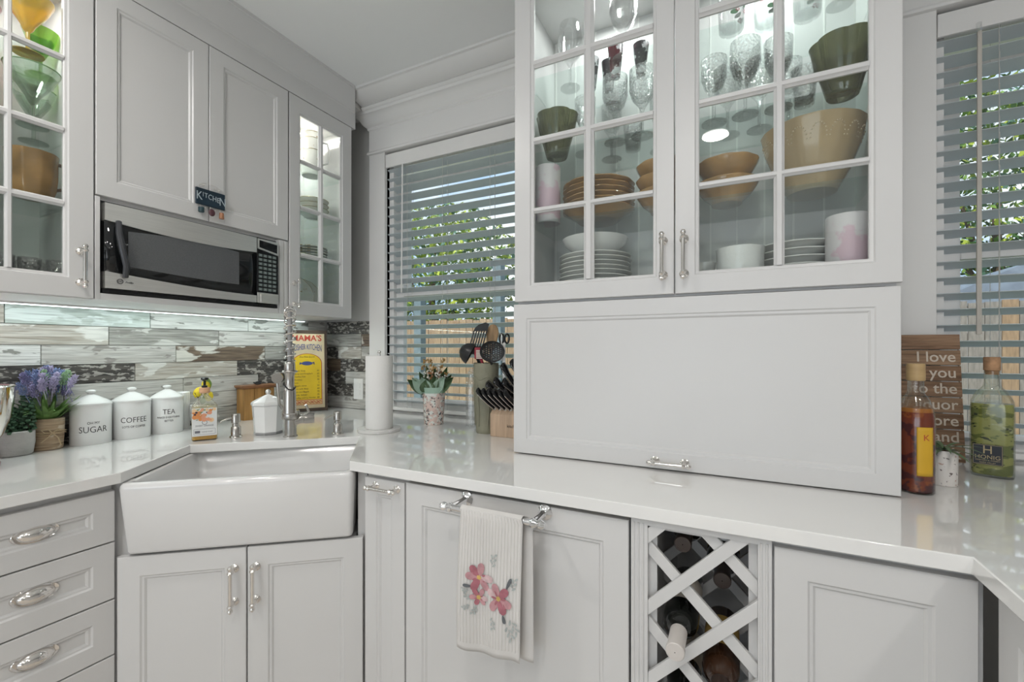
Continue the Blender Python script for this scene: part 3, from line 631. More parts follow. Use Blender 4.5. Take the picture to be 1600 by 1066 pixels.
PUR = [mat('lavender_%s' % n, c, .7, var=.2) for n, c in (('violet', (.27, .25, .44)), ('blue', (.20, .26, .46)), ('pale', (.44, .40, .58)))]; GST = mat('flower_green', (.24, .38, .22), .6)
fb = []
for m in PUR+[GST]:
    b = B(); rr2 = random.Random(5)
    for k in range(60):
        z = .042*k/60; a = k*2.4; R_ = (.0035+.0045*math.sin(PI*(.15+.8*k/60)))*rr2.uniform(.6, 1.3); c = (R_*math.cos(a), R_*math.sin(a), z); b.add([(c[0]-.003, c[1], c[2]), (c[0], c[1]+.003, c[2]+.002), (c[0]+.003, c[1], c[2]), (c[0], c[1]-.003, c[2]-.001), (c[0]*1.5, c[1]*1.5, c[2]+.005)], [(0, 1, 4), (1, 2, 4), (2, 3, 4), (3, 0, 4), (0, 3, 2, 1)])
    b.tube([(0, 0, -.03), (0, 0, .035)], .0009, 5); fb.append(mesh_of('flower_spike', b, m, 5))
for k in range(60):
    a = rnd.uniform(0, 2*PI); r = rnd.uniform(.0, .082); z = .268-r*.25+rnd.uniform(-.040, .012)
    obj('flower_spike', fb[3] if k % 8 == 4 else fb[k % 3], None, t, loc=(r*math.cos(a), r*math.sin(a), z-.035), rot=(-r*5*math.sin(a)*-1*-1, r*5*math.cos(a), a))
# small floral pot with lemons
t = thing('lemon_arrangement', 'artificial lemons with green leaves in a speckled white pot behind the orange soap', 'ornament', (-2.075, 1.118, ZC))
obj('pot', B().lathe([(.022, 0), (.026, .002), (.033, .05), (.035, .1), (.031, .103), (.028, .095), (.001, .09)], 28), spot_mat('floral_pot', (.74, .73, .71), [((.10, .06, .08), .66, 60), ((.50, .30, .34), .68, 35)], rnd=False, rough=.3), t)
YL = mat('lemon_skin', (.80, .62, .03), .4, bump=.4, bscale=200, var=.1)
for dx, z, dy in ((-.025, .155, .02), (.020, .185, .045), (.01, .135, .055)):
    b = B(); b.lathe([(.0005, -.027), (.006, -.023), (.015, -.015), (.019, 0), (.015, .015), (.006, .023), (.0005, .027)], 16); obj('lemon', b, YL, t, loc=(dx*.3, dy-.02, z), rot=(.5*(dx*30), .3, 0))
LL = mat('lemon_leaf', (.16, .26, .06), .45, var=.2); lf = B(); lf.sheet(lambda u, v: ((u-.5)*.024*math.sin(PI*v), .004*math.sin(PI*u), .055*v), 4, 6); lm = mesh_of('leaf', lf, LL)
for (dy, z, ry_, rx_) in ((.0, .17, .3, -.9), (.02, .145, -.2, .9), (.03, .10, .2, 1.5), (-.01, .13, .0, -1.6), (.03, .165, 0, .3), (.0, .10, .3, .6)): obj('leaf', lm, None, t, loc=(.018, dy, z), rot=(rx_, ry_, PI/2*0+.8), solid=.0006)
b = B(); b.tube([(0, 0, .08), (0, -.005, .13), (0, .02, .185)], .0018, 6); b.tube([(0, 0, .12), (0, -.02, .155)], .0014, 6); obj('stem', b, mat('stem_brown', (.16, .11, .06), .8), t)
# ribbed white jar behind the tea canister
t = thing('ribbed_jar', 'tall ribbed white jar partly hidden behind the TEA canister', 'jar', (-2.135, 1.083, ZC))
obj('body', B().lathe([(.024, 0), (.025, .002), (.0255, .155), (.023, .158), (.02, .15), (.001, .145)], 64, mod=lambda a, q: .03*math.cos(22*a)), CERA, t)
# orange soap pump bottle
a = facing(-1.80, .985); t = thing('soap_bottle', 'square clear pump bottle of orange soap with a fruit-printed label', 'bottle', (-1.80, .988, ZC), a+PI/2)
def sq(h, z, r=.01, n=4): return rr(-h, h, -h*.82, h*.82, z, r, n)
SOAPG = thin_glass('soap_glass', (.93, .92, .88), .03, 1.6, solid=.35)
obj('bottle', B().loft([sq(.037, 0), sq(.0405, .004), sq(.0405, .128), sq(.036, .137), sq(.012, .168, .008), sq(.012, .178, .008)]), SOAPG, t)
obj('soap', B().loft([sq(.0375, .004, .009), sq(.0385, .022, .009), sq(.0385, .0225, .009)]), mat('orange_soap', (.72, .42, .08), .1, trans=.3), t)
obj('soap_pale', B().loft([sq(.038, .0228, .009), sq(.038, .122, .009)]), mat('pale_soap', (.66, .60, .50), .15, trans=.25), t, label='pale soap filling of the bottle')
LAB = mat('label_white', (.72, .73, .72), .5, var=.01); lab = obj('label', B().box(-.0385, .0385, -.0345, -.0338, .018, .122), LAB, t)
FR_ = [mat('print_%s' % n, c, .55, var=.1) for n, c in (('orange', (.75, .30, .10)), ('coral', (.78, .36, .22)), ('green', (.20, .30, .12)), ('dark', (.06, .05, .07)), ('peach', (.82, .58, .34)), ('pink', (.72, .42, .46)))]
b = B(); rnd = random.Random(9)
for k in range(46):
    b.m = rnd.choice([0, 0, 1, 1, 4, 4, 2, 2, 3, 5]); cx, cz = rnd.uniform(-.034, .034), rnd.uniform(.066, .117); r = rnd.uniform(.003, .009) if b.m not in (2, 3) else rnd.uniform(.002, .0045)
    if cz-r < .07 and abs(cx) < .014: continue
    r = min(r, .0385-abs(cx), .122-cz); yy = -.0347-.00003*k
    if b.m == 2: b.add([(cx-r*2, yy, cz), (cx, yy, cz-r*.7), (cx+r*2, yy, cz+r), (cx, yy, cz+r*.9)], [(0, 1, 2, 3)])
    else: b.add([(cx+r*math.cos(q*PI/6), yy, cz+r*math.sin(q*PI/6)) for q in range(12)], [tuple(range(12))])
obj('fruit_print', b, FR_, lab)
b = text_b('SWEET ORANGE', .0088, .0004, sx=.86); place(b, 0, -.0348, .056); join(b, place(text_b('HAND SOAP', .006, .0004), .008, -.0348, .033)); b.tube([(.0075*math.cos(q), -.0349, .068+.0075*math.sin(q)) for q in [2*PI*k/20 for k in range(21)]], .0008, 5)
for z in (.024, .044): b.box(-.033, .033, -.0350, -.0345, z-.0004, z+.0004)
for x in (-.033, .033): b.box(x-.0004, x+.0004, -.0350, -.0345, .024, .044)
b.box(-.030, -.014, -.0350, -.0345, .029, .038)
obj('label_print', b, mat('print_grey', (.16, .16, .18), .5), lab)
obj('collar', B().lathe([(.016, .176), (.0175, .178), (.0175, .195), (.016, .197), (.001, .197)], 24), mat('collar_wood', (.66, .38, .22), .5, var=.15, stretch=(1, 1, 8)), t)
b = B(); b.lathe([(.009, .197), (.009, .204), (.0045, .206), (.0045, .224), (.012, .226), (.012, .234), (.001, .236)], 18); b.tube([(0, 0, .230), (-.004, -.022, .231), (-.005, -.03, .227)], [.005, .004, .003], 10); obj('pump', b, BLACKP, t)
# deck soap dispensers
def dispenser(x, y, lb):
    t = thing('soap_dispenser', lb, 'soap dispenser', (x, y, ZC), SKA, 'deck-mounted soap dispensers')
    obj('body', B().lathe([(.022, 0), (.0225, .003), (.021, .006), (.0170, .008), (.0170, .040), (.015, .043), (.0125, .046), (.0125, .055), (.0155, .058), (.0155, .088), (.014, .092), (.001, .0925)], 28), NICKEL, t)
    obj('spout', B().tube([(0, 0, .078), (-.022, -.014, .076), (-.040, -.026, .069), (-.043, -.028, .062)], [.005, .0042, .004, .004], 10), NICKEL, t)
dispenser(-1.724, 1.060, 'brushed nickel soap dispenser left of the faucet'); dispenser(-1.423, 1.284, 'brushed nickel soap dispenser right of the faucet')
# faceted white jar with glass knob
t = thing('lidded_jar', 'faceted white jar with peaked lid and clear glass knob left of the faucet', 'jar', (-1.690, 1.170, ZC), math.radians(20))
def oct_(h, z, k=.42): return [(h, -h*k, z), (h, h*k, z), (h*k, h, z), (-h*k, h, z), (-h, h*k, z), (-h, -h*k, z), (-h*k, -h, z), (h*k, -h, z)]
obj('jar', B().loft([oct_(.047, 0), oct_(.048, .012), oct_(.055, .112), oct_(.055, .116)]), CERA, t, sharp=20)
obj('base_band', B().loft([oct_(.0475, .0), oct_(.049, .002), oct_(.0495, .009), oct_(.048, .011)]), mat('grey_glaze', (.28, .28, .28), .3, var=.1), t, sharp=20)
obj('lid', B().loft([oct_(.055, .1165), oct_(.0585, .118), oct_(.0585, .126), oct_(.055, .1285), oct_(.056, .130), oct_(.030, .146), oct_(.008, .158), oct_(.004, .160)]), CERA, t, sharp=20)
obj('knob', B()._ball((0, 0, .169), .0105, 12, 8, (1, 1, 1)), STEEL, t)
# wooden recipe box
t = thing('wooden_box', 'small honey-coloured wooden box with overhanging lid standing by the tiled wall', 'box', (-2.090, 1.322, ZC), math.radians(83))
HW = mat('honey_wood', (.36, .19, .06), .45, var=.3, vscale=5, stretch=(9, 9, .8), bump=.2, bscale=8); DW_ = mat('lid_wood', (.24, .105, .045), .4, var=.25, vscale=5, stretch=(1, 9, 9))
for k in range(3): obj('board', B().box(.001+.0485*k, .047+.0485*k, -.005, .001, .0, .150), HW, t, bev=.0015)
obj('body', B().box(0, .146, .0, .068, .0, .150), HW, t, bev=.001); obj('lid', B().loft([rr(-.004, .150, -.008, .069, .150, .003, 1), rr(-.013, .160, -.018, .0695, .160, .003, 1), rr(-.013, .160, -.018, .0695, .167, .003, 1)]), DW_, t, bev=.001)
cl = tag(obj('bag_clip', B().tube([(.02*math.cos(q)*1.1, .011*math.sin(q), .0055+.003*math.sin(2*q)) for q in [2*PI*k/16 for k in range(17)]], .0038, 8).tube([(-.02, -.006, .006), (.0, .012, .014), (.016, .008, .012)], .0035, 8), BLACKP, loc=(-2.105, 1.400, ZC+.1685)), 'small black clip lying on the lid of the wooden box', 'clip')
# faucet
t = thing('kitchen_faucet', 'tall brushed steel pull-down faucet with a spring coil behind the sink', 'faucet', (-1.552, 1.168, ZC), math.radians(52))
# local x along the sink, -y towards the basin
obj('base', B().lathe([(.026, 0), (.026, .003), (.0215, .006), (.0215, .066), (.032, .070), (.033, .074), (.033, .098), (.031, .102), (.014, .104), (.013, .20)], 32, cap0=True), NICKEL, t)
b = B(); b.lathe([(.013, .10), (.013, .335), (.0155, .338), (.0155, .36), (.012, .363), (.001, .364)], 24); obj('riser', b, NICKEL, t)
arc = []
for k in range(25):
    q = PI*k/24; arc.append((0, -.075+.075*math.cos(q), .395+.093*math.sin(q)))
arc = [(0, 0, .36)]+arc+[(0, -.15, .36), (0, -.15, .30)]
obj('hose', B().tube(arc, .0072, 12), mat('hose_grey', (.30, .30, .30), .4), t)
def along(path, s):
    P = [Vector(p) for p in path]; L = [0]
    for i in range(1, len(P)): L.append(L[-1]+(P[i]-P[i-1]).length)
    d = s*L[-1]
    for i in range(1, len(P)):
        if d <= L[i]+1e-9: return P[i-1].lerp(P[i], (d-L[i-1])/(L[i]-L[i-1])), (P[i]-P[i-1]).normalized()
    return P[-1], (P[-1]-P[-2]).normalized()
pts = []; N = 15
for k in range(N*12+1):
    p, d = along(arc, k/(N*12)); a_ = Vector((1, 0, 0)); b_ = d.cross(a_).normalized(); q = 2*PI*k/12; pts.append(tuple(p+.0185*(math.cos(q)*a_+math.sin(q)*b_)))
obj('spring', B().tube(pts, .0026, 6), CHROME, t)
b = B(); b.lathe([(.011, .30), (.017, .297), (.0185, .29), (.0185, .255), (.0155, .248), (.0155, .21), (.019, .20), (.0205, .19), (.022, .12), (.0225, .112), (.019, .108), (.001, .108)], 28, (0, -.15, 0)); obj('spray_head', b, NICKEL, t)
b = B(); b.tube([(0, -.012, .262), (0, -.12, .262)], .006, 10); b.tube([(.022*math.cos(q), -.15+.022*math.sin(q), .262) for q in [2*PI*k/24 for k in range(25)]], .0045, 8); b.lathe([(.0165, .252), (.0165, .274)], 20); obj('holder_arm', b, NICKEL, t)
b = B(); b.tube([(-.02, -.15, .215), (-.005, -.174, .200), (.012, -.172, .196), (.020, -.158, .206)], .0022, 8); obj('spray_button', b, BLACKP, t)
b = B(); b.tube([(-.0, .0, .085), (-.03, -.01, .085)], .0065, 10); b.tube([(-.045, -.03, .232), (-.045, .006, .232)], [.020, .020], 20); b.tube([(-.045, -.01, .215), (-.038, -.008, .13), (-.02, -.004, .10)], .006, 10); obj('side_arm', b, NICKEL, t)
b = B(); b.tube([(.0, 0, .045), (.020, -.0, .062), (.045, 0, .068)], [.015, .017, .017], 20); b.tube([(.045, 0, .068), (.047, 0, .068), (.048, 0, .068), (.082, 0, .068), (.085, 0, .068)], [.0165, .0165, .021, .021, .019], 24); obj('valve', b, NICKEL, t)
obj('lever', B().tube([(.066, 0, .088), (.060, -.004, .108), (.054, -.008, .122)], [.0055, .0048, .0055], 10), NICKEL, t)
# menu sign leaning in the corner
th = math.atan2(.17, .105); t = thing('menu_sign', "framed yellow tin menu sign reading MAMA'S KOSHER KITCHEN leaning in the corner", 'sign', (-2.085, 1.672, ZC+.002), th); t.rotation_euler = (math.radians(-4), 0, th)
Wm, Hm = .205, .445; RU = mat('rusty_frame', (.055, .035, .025), .7, var=.4, bump=.3)
b = B(); b.loft([[(x, -.004, z) for x, z in ((-Wm/2, 0), (Wm/2, 0), (Wm/2, Hm), (-Wm/2, Hm))], [(x, -.014, z) for x, z in ((-Wm/2, 0), (Wm/2, 0), (Wm/2, Hm), (-Wm/2, Hm))], [(x, -.012, z) for x, z in ((-Wm/2+.013, .016), (Wm/2-.013, .016), (Wm/2-.013, Hm-.018), (-Wm/2+.013, Hm-.018))], [(x, -.008, z) for x, z in ((-Wm/2+.013, .016), (Wm/2-.013, .016), (Wm/2-.013, Hm-.018), (-Wm/2+.013, Hm-.018))]]); obj('frame', b, RU, t)
face = obj('sign_face', B().box(-Wm/2+.012, Wm/2-.012, -.009, -.007, .015, Hm-.017), mat('sign_cream', (.56, .46, .30), .5, var=.18), t)
YE = mat('sign_yellow', (.66, .45, .02), .5, var=.12); RD = mat('sign_red', (.42, .05, .03), .5); BLU = mat('sign_blue', (.05, .07, .22), .5)
def arch(hw, z0, z1, y):
    n = 20; p = [(-hw, y, z0), (hw, y, z0)]+[(hw*math.cos(q), y, z1+hw*.72*math.sin(q)) for q in [PI*k/n for k in range(n+1)]]; return B().add(p, [tuple(range(len(p)))])
obj('arch_border', arch(.076, .035, .262, -.0092), RD, face); obj('arch_panel', arch(.0725, .064, .262, -.0095), YE, face)
obj('bottom_band', B().box(-.074, .074, -.0094, -.0092, .037, .061), mat('sign_tan', (.60, .40, .18), .5), face)
q = B()
for k in range(9): q.tube([(-.064+.016*k+.006*math.cos(s), -.0097, .049+.006*math.sin(s)) for s in [1.6*PI*j/10+(PI if k % 2 else 0) for j in range(11)]], .0016, 5)
obj('scroll_print', q, RD, face)
obj('title_lettering', place(text_b("MAMA'S", .045, .0004, sx=.95, bold=.001), 0, -.0096, .400), RD, face)
q = text_b('KOSHER KITCHEN', .034, .0004, sx=.54, bold=.0002); q.v = [(x, y, z*(1.15+6*abs(x))-1.6*x*x) for x, y, z in q.v]; obj('subtitle_lettering', place(q, 0, -.0098, .352), BLU, face)
q = B()
join(q, place(text_b('Blue Plate Special', .011, .0004, shear=.2), 0, -.0098, .298))
for k, (s, pz) in enumerate((('Clear Soup', '65'), ('Soup and Kreplach', '65'), ('Gefilte Fish', '75'), ('Knishes', '35'), ('Lox', '1'), ('Bagels alone', '50'), ('Lox with Bialy', '60'), ('Lox and Bagels', '70'), ('Soda, Seltzer', '25'), ('Coffee and La Vender', '80'))):
    z = .222-.0165*k; join(q, place(text_b(s, .0118, .0004, 'LEFT'), -.062, -.0098, z)); join(q, place(text_b(pz, .0118, .0004, 'RIGHT'), .062, -.0098, z))
obj('menu_lettering', q, INK, face)
q = B(); q.add([(-.028+.056*(.5+.5*math.cos(s)), -.0099, .262+.011*math.sin(s)) for s in [2*PI*k/20 for k in range(20)]], [tuple(range(20))]); q.add([(-.036, -.0099, .27), (-.024, -.0099, .262), (-.038, -.0099, .254)], [(0, 1, 2)]); q.tube([(.02, -.01, .262), (.035, -.01, .268), (.036, -.01, .256)], .003, 5); obj('fish_print', q, BLU, face)
# wall outlet
t = thing('wall_outlet', 'white outlet plate on the tiled back wall behind the paper towel roll', 'outlet', (-1.905, 1.8685, 1.03))
obj('plate', B().loft([rr(-.036, .036, -.0, .0001, 0, .0001, 1)][:0] or [[(x, 0, z) for x, z in ((-.036, -.06), (.036, -.06), (.036, .06), (-.036, .06))], [(x, -.004, z) for x, z in ((-.034, -.058), (.034, -.058), (.034, .058), (-.034, .058))]]), CERA, t, bev=.001)
b = B()
for z in (-.02, .02): b.box(-.016, .016, -.0055, -.004, z-.014, z+.014)
obj('socket', b, CERA, t)
# paper towel
t = thing('paper_towel_holder', 'round marble paper towel holder with chrome stem beside the window', 'holder', (-1.325, 1.415, ZC))
obj('base', B().lathe([(.086, 0), (.088, .002), (.088, .011), (.086, .013), (.001, .013)], 48, cap0=True), spot_mat('marble', (.66, .65, .63), [((.42, .40, .38), .60, 14), ((.74, .73, .72), .58, 25)], rnd=False, rough=.2), t)
obj('stem', B().tube([(0, 0, .013), (0, 0, .325)], .0045, 12)._ball((0, 0, .330), .007, 12, 8, (1, 1, 1)), CHROME, t)
pt = tag(obj('paper_towel_roll', B().lathe([(.02, 0), (.0545, .0), (.0555, .003), (.0555, .298), (.0545, .301), (.02, .301), (.02, .0)], 48).sheet(lambda u, v: ((.0557+.0015*u)*math.cos(.4-u*.5), (.0557+.0015*u)*math.sin(.4-u*.5), .001+.299*v), 6, 1), mat('paper_towel', (.80, .79, .77), .95, bump=.5, bscale=120, var=.015), loc=(-1.325, 1.415, ZC+.0135)), 'full white paper towel roll standing on the marble holder', 'paper towel')
# flowers in printed pot
t = thing('flower_pot', 'pink and mint paper-wrapped pot of dried white flowers by the left window', 'plant', (-1.222, 1.655, ZC))
obj('pot', B().lathe([(.041, 0), (.043, .002), (.0535, .166), (.0525, .169), (.049, .166), (.001, .15)], 32), spot_mat('wrap_print', (.60, .47, .42), [((.66, .68, .64), .50, 55), ((.10, .09, .09), .57, 80), ((.68, .52, .46), .56, 35), ((.08, .07, .08), .63, 50)], rnd=False, rough=.6), t)
obj('pot_rim', B().lathe([(.0512, .135), (.0545, .168), (.053, .170)], 32), mat('mint_paper', (.36, .52, .42), .6, var=.1), t)
MG = mat('bouquet_green', (.06, .11, .045), .5, var=.4, vscale=20); MP = mat('mint_wrap', (.30, .42, .33), .6, var=.2); vx, vy = math.cos(math.radians(26)), math.sin(math.radians(26))
def big_leaf(ang, L, wd, tilt, m, dep=0):
    b = B(); b.sheet(lambda u, v: ((u-.5)*wd*math.sin(PI*min(1, .25+.75*v)), .012*math.sin(PI*u)-.012, L*v), 4, 6); o = obj('leaf', b, m, t, loc=(.03*vx*math.sin(ang)+.0, .03*vy*math.sin(ang)-dep, .15), solid=.0006)
    o.rotation_euler = (0, tilt, math.radians(26)); return o
for ang, L, wd, ti, m, dp in ((-1.2, .095, .05, -.95, MG, .02), (1.2, .10, .05, .85, MG, .02), (-.3, .07, .06, -.35, MP, .035), (.4, .085, .045, .25, MG, .03), (-.9, .085, .05, -.7, MP, .03), (.9, .085, .05, .6, MP, .035), (-.1, .06, .07, .0, MG, .04), (-.5, .12, .04, -.2, MG, -.01), (.6, .12, .04, .35, MG, -.01), (1.4, .09, .04, .55, MG, -.01), (-.8, .10, .04, -.45, MG, 0), (.1, .11, .035, .05, MG, 0), (-1.4, .08, .035, -.7, MP, .0)): big_leaf(ang, L, wd, ti, m, dp)
rnd = random.Random(11)
for nm, mcol, n, rr3, zz in (('white_blossom', (.72, .70, .64), 9, .055, (.20, .26)), ('brown_bud', (.36, .22, .08), 12, .06, (.17, .29)), ('rust_bud', (.30, .13, .06), 8, .055, (.17, .24))):
    m = mat(nm, mcol, .8, var=.25)
    for k in range(n):
        a = rnd.uniform(0, 2*PI); r = rnd.uniform(.01, rr3); z = rnd.uniform(*zz); b = B()
        for j in range(9): b._ball((rnd.uniform(-.01, .01), rnd.uniform(-.01, .01), rnd.uniform(-.008, .012)), .0042, 5, 3, (1, 1, 1))
        b.tube([(0, 0, 0), (-r*math.cos(a)*.6, -r*math.sin(a)*.6, .14-z)], .0008, 4); obj(nm, b, m, t, loc=(r*math.cos(a), r*math.sin(a), z))
# ribbed glass bottle
t = thing('glass_bottle', 'tall twisted clear glass bottle with stopper in front of the left window', 'bottle', (-1.032, 1.672, ZC))
obj('bottle', B().lathe([(.022, 0), (.0245, .003), (.0245, .19), (.021, .205), (.013, .214), (.013, .226), (.015, .228), (.0145, .232), (.011, .232), (.011, .21), (.02, .18), (.021, .01), (.001, .008)], 48, mod=lambda a, q: .035*math.cos(9*a+7*q) if q < .5 else 0), CLEAR, t)
obj('stopper', B().lathe([(.010, .222), (.010, .233), (.016, .236), (.016, .241), (.008, .246), (.009, .252), (.001, .258)], 20), CRYSTAL, t)
# utensil crock and utensils
cx_, cy_ = -.905, 1.583
t = thing('utensil_crock', 'sage green stoneware crock crowded with cooking utensils', 'crock', (cx_, cy_, ZC))
SAGE = mat('sage_stoneware', (.24, .235, .17), .55, bump=.9, bscale=60, var=.15); b = B()
b.lathe([(.038, 0), (.041, .004), (.042, .02), (.050, .2), (.052, .255), (.052, .285), (.049, .287), (.046, .28), (.044, .2), (.036, .02), (.001, .015)], 36); obj('body', b, SAGE, t)
b = B(); b.tube([(.0505*math.cos(q), .0505*math.sin(q), .225+.006*math.sin(5*q)) for q in [2*PI*k/40 for k in range(41)]], .0022, 6)
for k in range(7): a = 2*PI*k/7; b.tube([(.0445*math.cos(a), .0445*math.sin(a), .03), (.047*math.cos(a+.1), .047*math.sin(a+.1), .1), (.0515*math.cos(a), .0515*math.sin(a), .2)], .002, 5)
obj('relief', b, SAGE, t)
F_ = math.radians(26.4)
def ut(name, label, cat, top, lean=(0, 0)):
    t = thing(name, label, cat, (cx_+lean[0], cy_+lean[1], 1.12), F_, 'utensils in the crock'); return t
NY = mat('black_nylon', (.018, .018, .019), .3, bump=.1)
def L2(p): # world point -> coordinates of a tool that stands in the crock
    v = Vector((p[0]-cx_, p[1]-cy_)); c, s = math.cos(-F_), math.sin(-F_); return (v.x*c-v.y*s, v.x*s+v.y*c, p[2]-1.12)
t = ut('slotted_turner', 'black nylon slotted turner standing tallest in the crock', 'spatula', 0)
b = B(); n = 6; Hh = .095; wv = .028
for k in range(n):
    x0_ = -wv+2*wv*k/(n-1)-.0028*(1 if k < n-1 else 1); b.add([], [])
def plate(bb, pts, y0, y1): bb.loft([[(x, y0, z) for x, z in pts], [(x, y1, z) for x, z in pts]])
def shr(x, z): return (-.036+x+(z-.16)*.28, z)
for k in range(6):
    xa = -.030+.0104*k; plate(b, [shr(xa, .145), shr(xa+.0058, .145), shr(xa+.0058, .215), shr(xa, .215)], -.012, -.0095)
plate(b, [shr(-.030, .150), shr(.0278, .150), shr(.016, .128), shr(.004, .117), shr(-.010, .117), shr(-.024, .13)], -.012, -.0095)
plate(b, [shr(-.030, .212), shr(.0278, .212), shr(.026, .242), shr(.010, .248), shr(-.016, .238), shr(-.027, .226)], -.012, -.0095)
obj('blade', b, NY, t); obj('handle', B().tube([(-.045, -.0105, .122), (-.02, -.005, .06), (0, 0, -.10)], [.006, .0055, .007], 10), NY, t)
t = ut('ladle', 'black nylon ladle hanging over the left rim of the crock', 'ladle', 0)
b = B(); M0 = Matrix.Translation((-.074, -.012, .125)) @ Matrix.Rotation(math.radians(118), 4, 'Y') @ Matrix.Scale(1.15, 4); b.M = M0
b.lathe([(.0005, -.030), (.014, -.028), (.028, -.017), (.037, 0), (.040, .012), (.038, .012), (.034, 0), (.025, -.014), (.001, -.026)], 28); b.M = Matrix.Identity(4)
obj('bowl', b, NY, t); obj('handle', B().tube([(-.045, -.01, .13), (-.02, -.004, .08), (.01, 0, -.1)], [.006, .0055, .006], 10), NY, t)
t = ut('skimmer', 'black perforated round skimmer at the front of the crock', 'skimmer', 0)
b = B(); holes = []; R0 = .049; cxk, czk = .028, .128
b.M = Matrix.Translation((cxk, -.055, czk)) @ Matrix.Rotation(math.radians(90), 4, 'X') @ Matrix.Scale(.86, 4, (0, 1, 0))
g = 30
vs = []; fs = []; idx = {}
def vid(i, j):
    if (i, j) not in idx: x, y = (i-g/2)/(g/2)*R0, (j-g/2)/(g/2)*R0; idx[(i, j)] = len(vs); vs.append((x, y, -.010+.012*(x*x+y*y)/(R0*R0)))
    return idx[(i, j)]
for i in range(g):
    for j in range(g):
        x, y = (i+.5-g/2)/(g/2), (j+.5-g/2)/(g/2); rr4 = math.hypot(x, y)
        if rr4 < .97 and not (rr4 < .80 and i % 3 == 1 and (j+(i//3) % 2) % 3 == 1): fs.append((vid(i, j), vid(i+1, j), vid(i+1, j+1), vid(i, j+1)))
b.add(vs, fs); b.lathe([(R0*.93, .0), (R0, .002), (R0*1.01, .004), (R0*.95, .003)], 40)
obj('disc', b, NY, t, solid=.0018); obj('handle', B().tube([(.026, -.052, .09), (.015, -.02, .05), (-.01, .01, -.10)], [.006, .0055, .006], 10), NY, t)
t = ut('wooden_spoon', 'wooden spoon standing behind the skimmer in the crock', 'spoon', 0)
WS = mat('spoon_wood', (.40, .26, .14), .6, var=.3, vscale=12, stretch=(4, 4, 1))
b = B(); b.loft([[(cx0+rw*math.cos(q), .02+.006*math.sin(q)-.003, z) for q in [2*PI*k/16 for k in range(16)]] for z, rw, cx0 in ((.13, .008, .020), (.15, .014, .022), (.175, .022, .024), (.205, .026, .026), (.225, .022, .027), (.238, .012, .028), (.241, .002, .028))]); obj('bowl', b, WS, t); obj('handle', B().tube([(.020, .017, .135), (.01, .01, .05), (0, 0, -.10)], .006, 10), WS, t)
t = ut('silicone_brush', 'red basting brush with pale bristles between ladle and skimmer', 'brush', 0)
b = B(); b.loft([[(x, y, z) for x, y in ((-.044, -.05), (-.006, -.05), (-.006, -.036), (-.044, -.036))] for z in (.098, .145)]); obj('head', b, mat('red_silicone', (.34, .03, .05), .4, var=.1), t, bev=.004)
b = B()
for k in range(6): b.box(-.037, -.009, -.0535, -.050, .100+.006*k, .104+.006*k)
obj('bristles', b, mat('pale_bristle', (.62, .58, .52), .7), t); obj('handle', B().tube([(-.018, -.042, .1), (-.01, -.03, .07), (.0, -.01, -.09)], .006, 10), mat('red_handle', (.34, .03, .05), .4), t)
t = ut('kitchen_scissors', 'black-handled scissors with steel shanks at the right of the crock', 'scissors', 0)
b = B()
for s in (-1, 1): b.tube([(.075+s*.011+.009*math.cos(q), .01, .182+.019*math.sin(q)) for q in [2*PI*k/16 for k in range(17)]], .0038, 8)
obj('handle', b, NY, t); obj('blade', B().box(.061, .066, .004, .010, .09, .2).box(.067, .08, .008, .012, -.05, .165), STEEL, t, bev=.001)
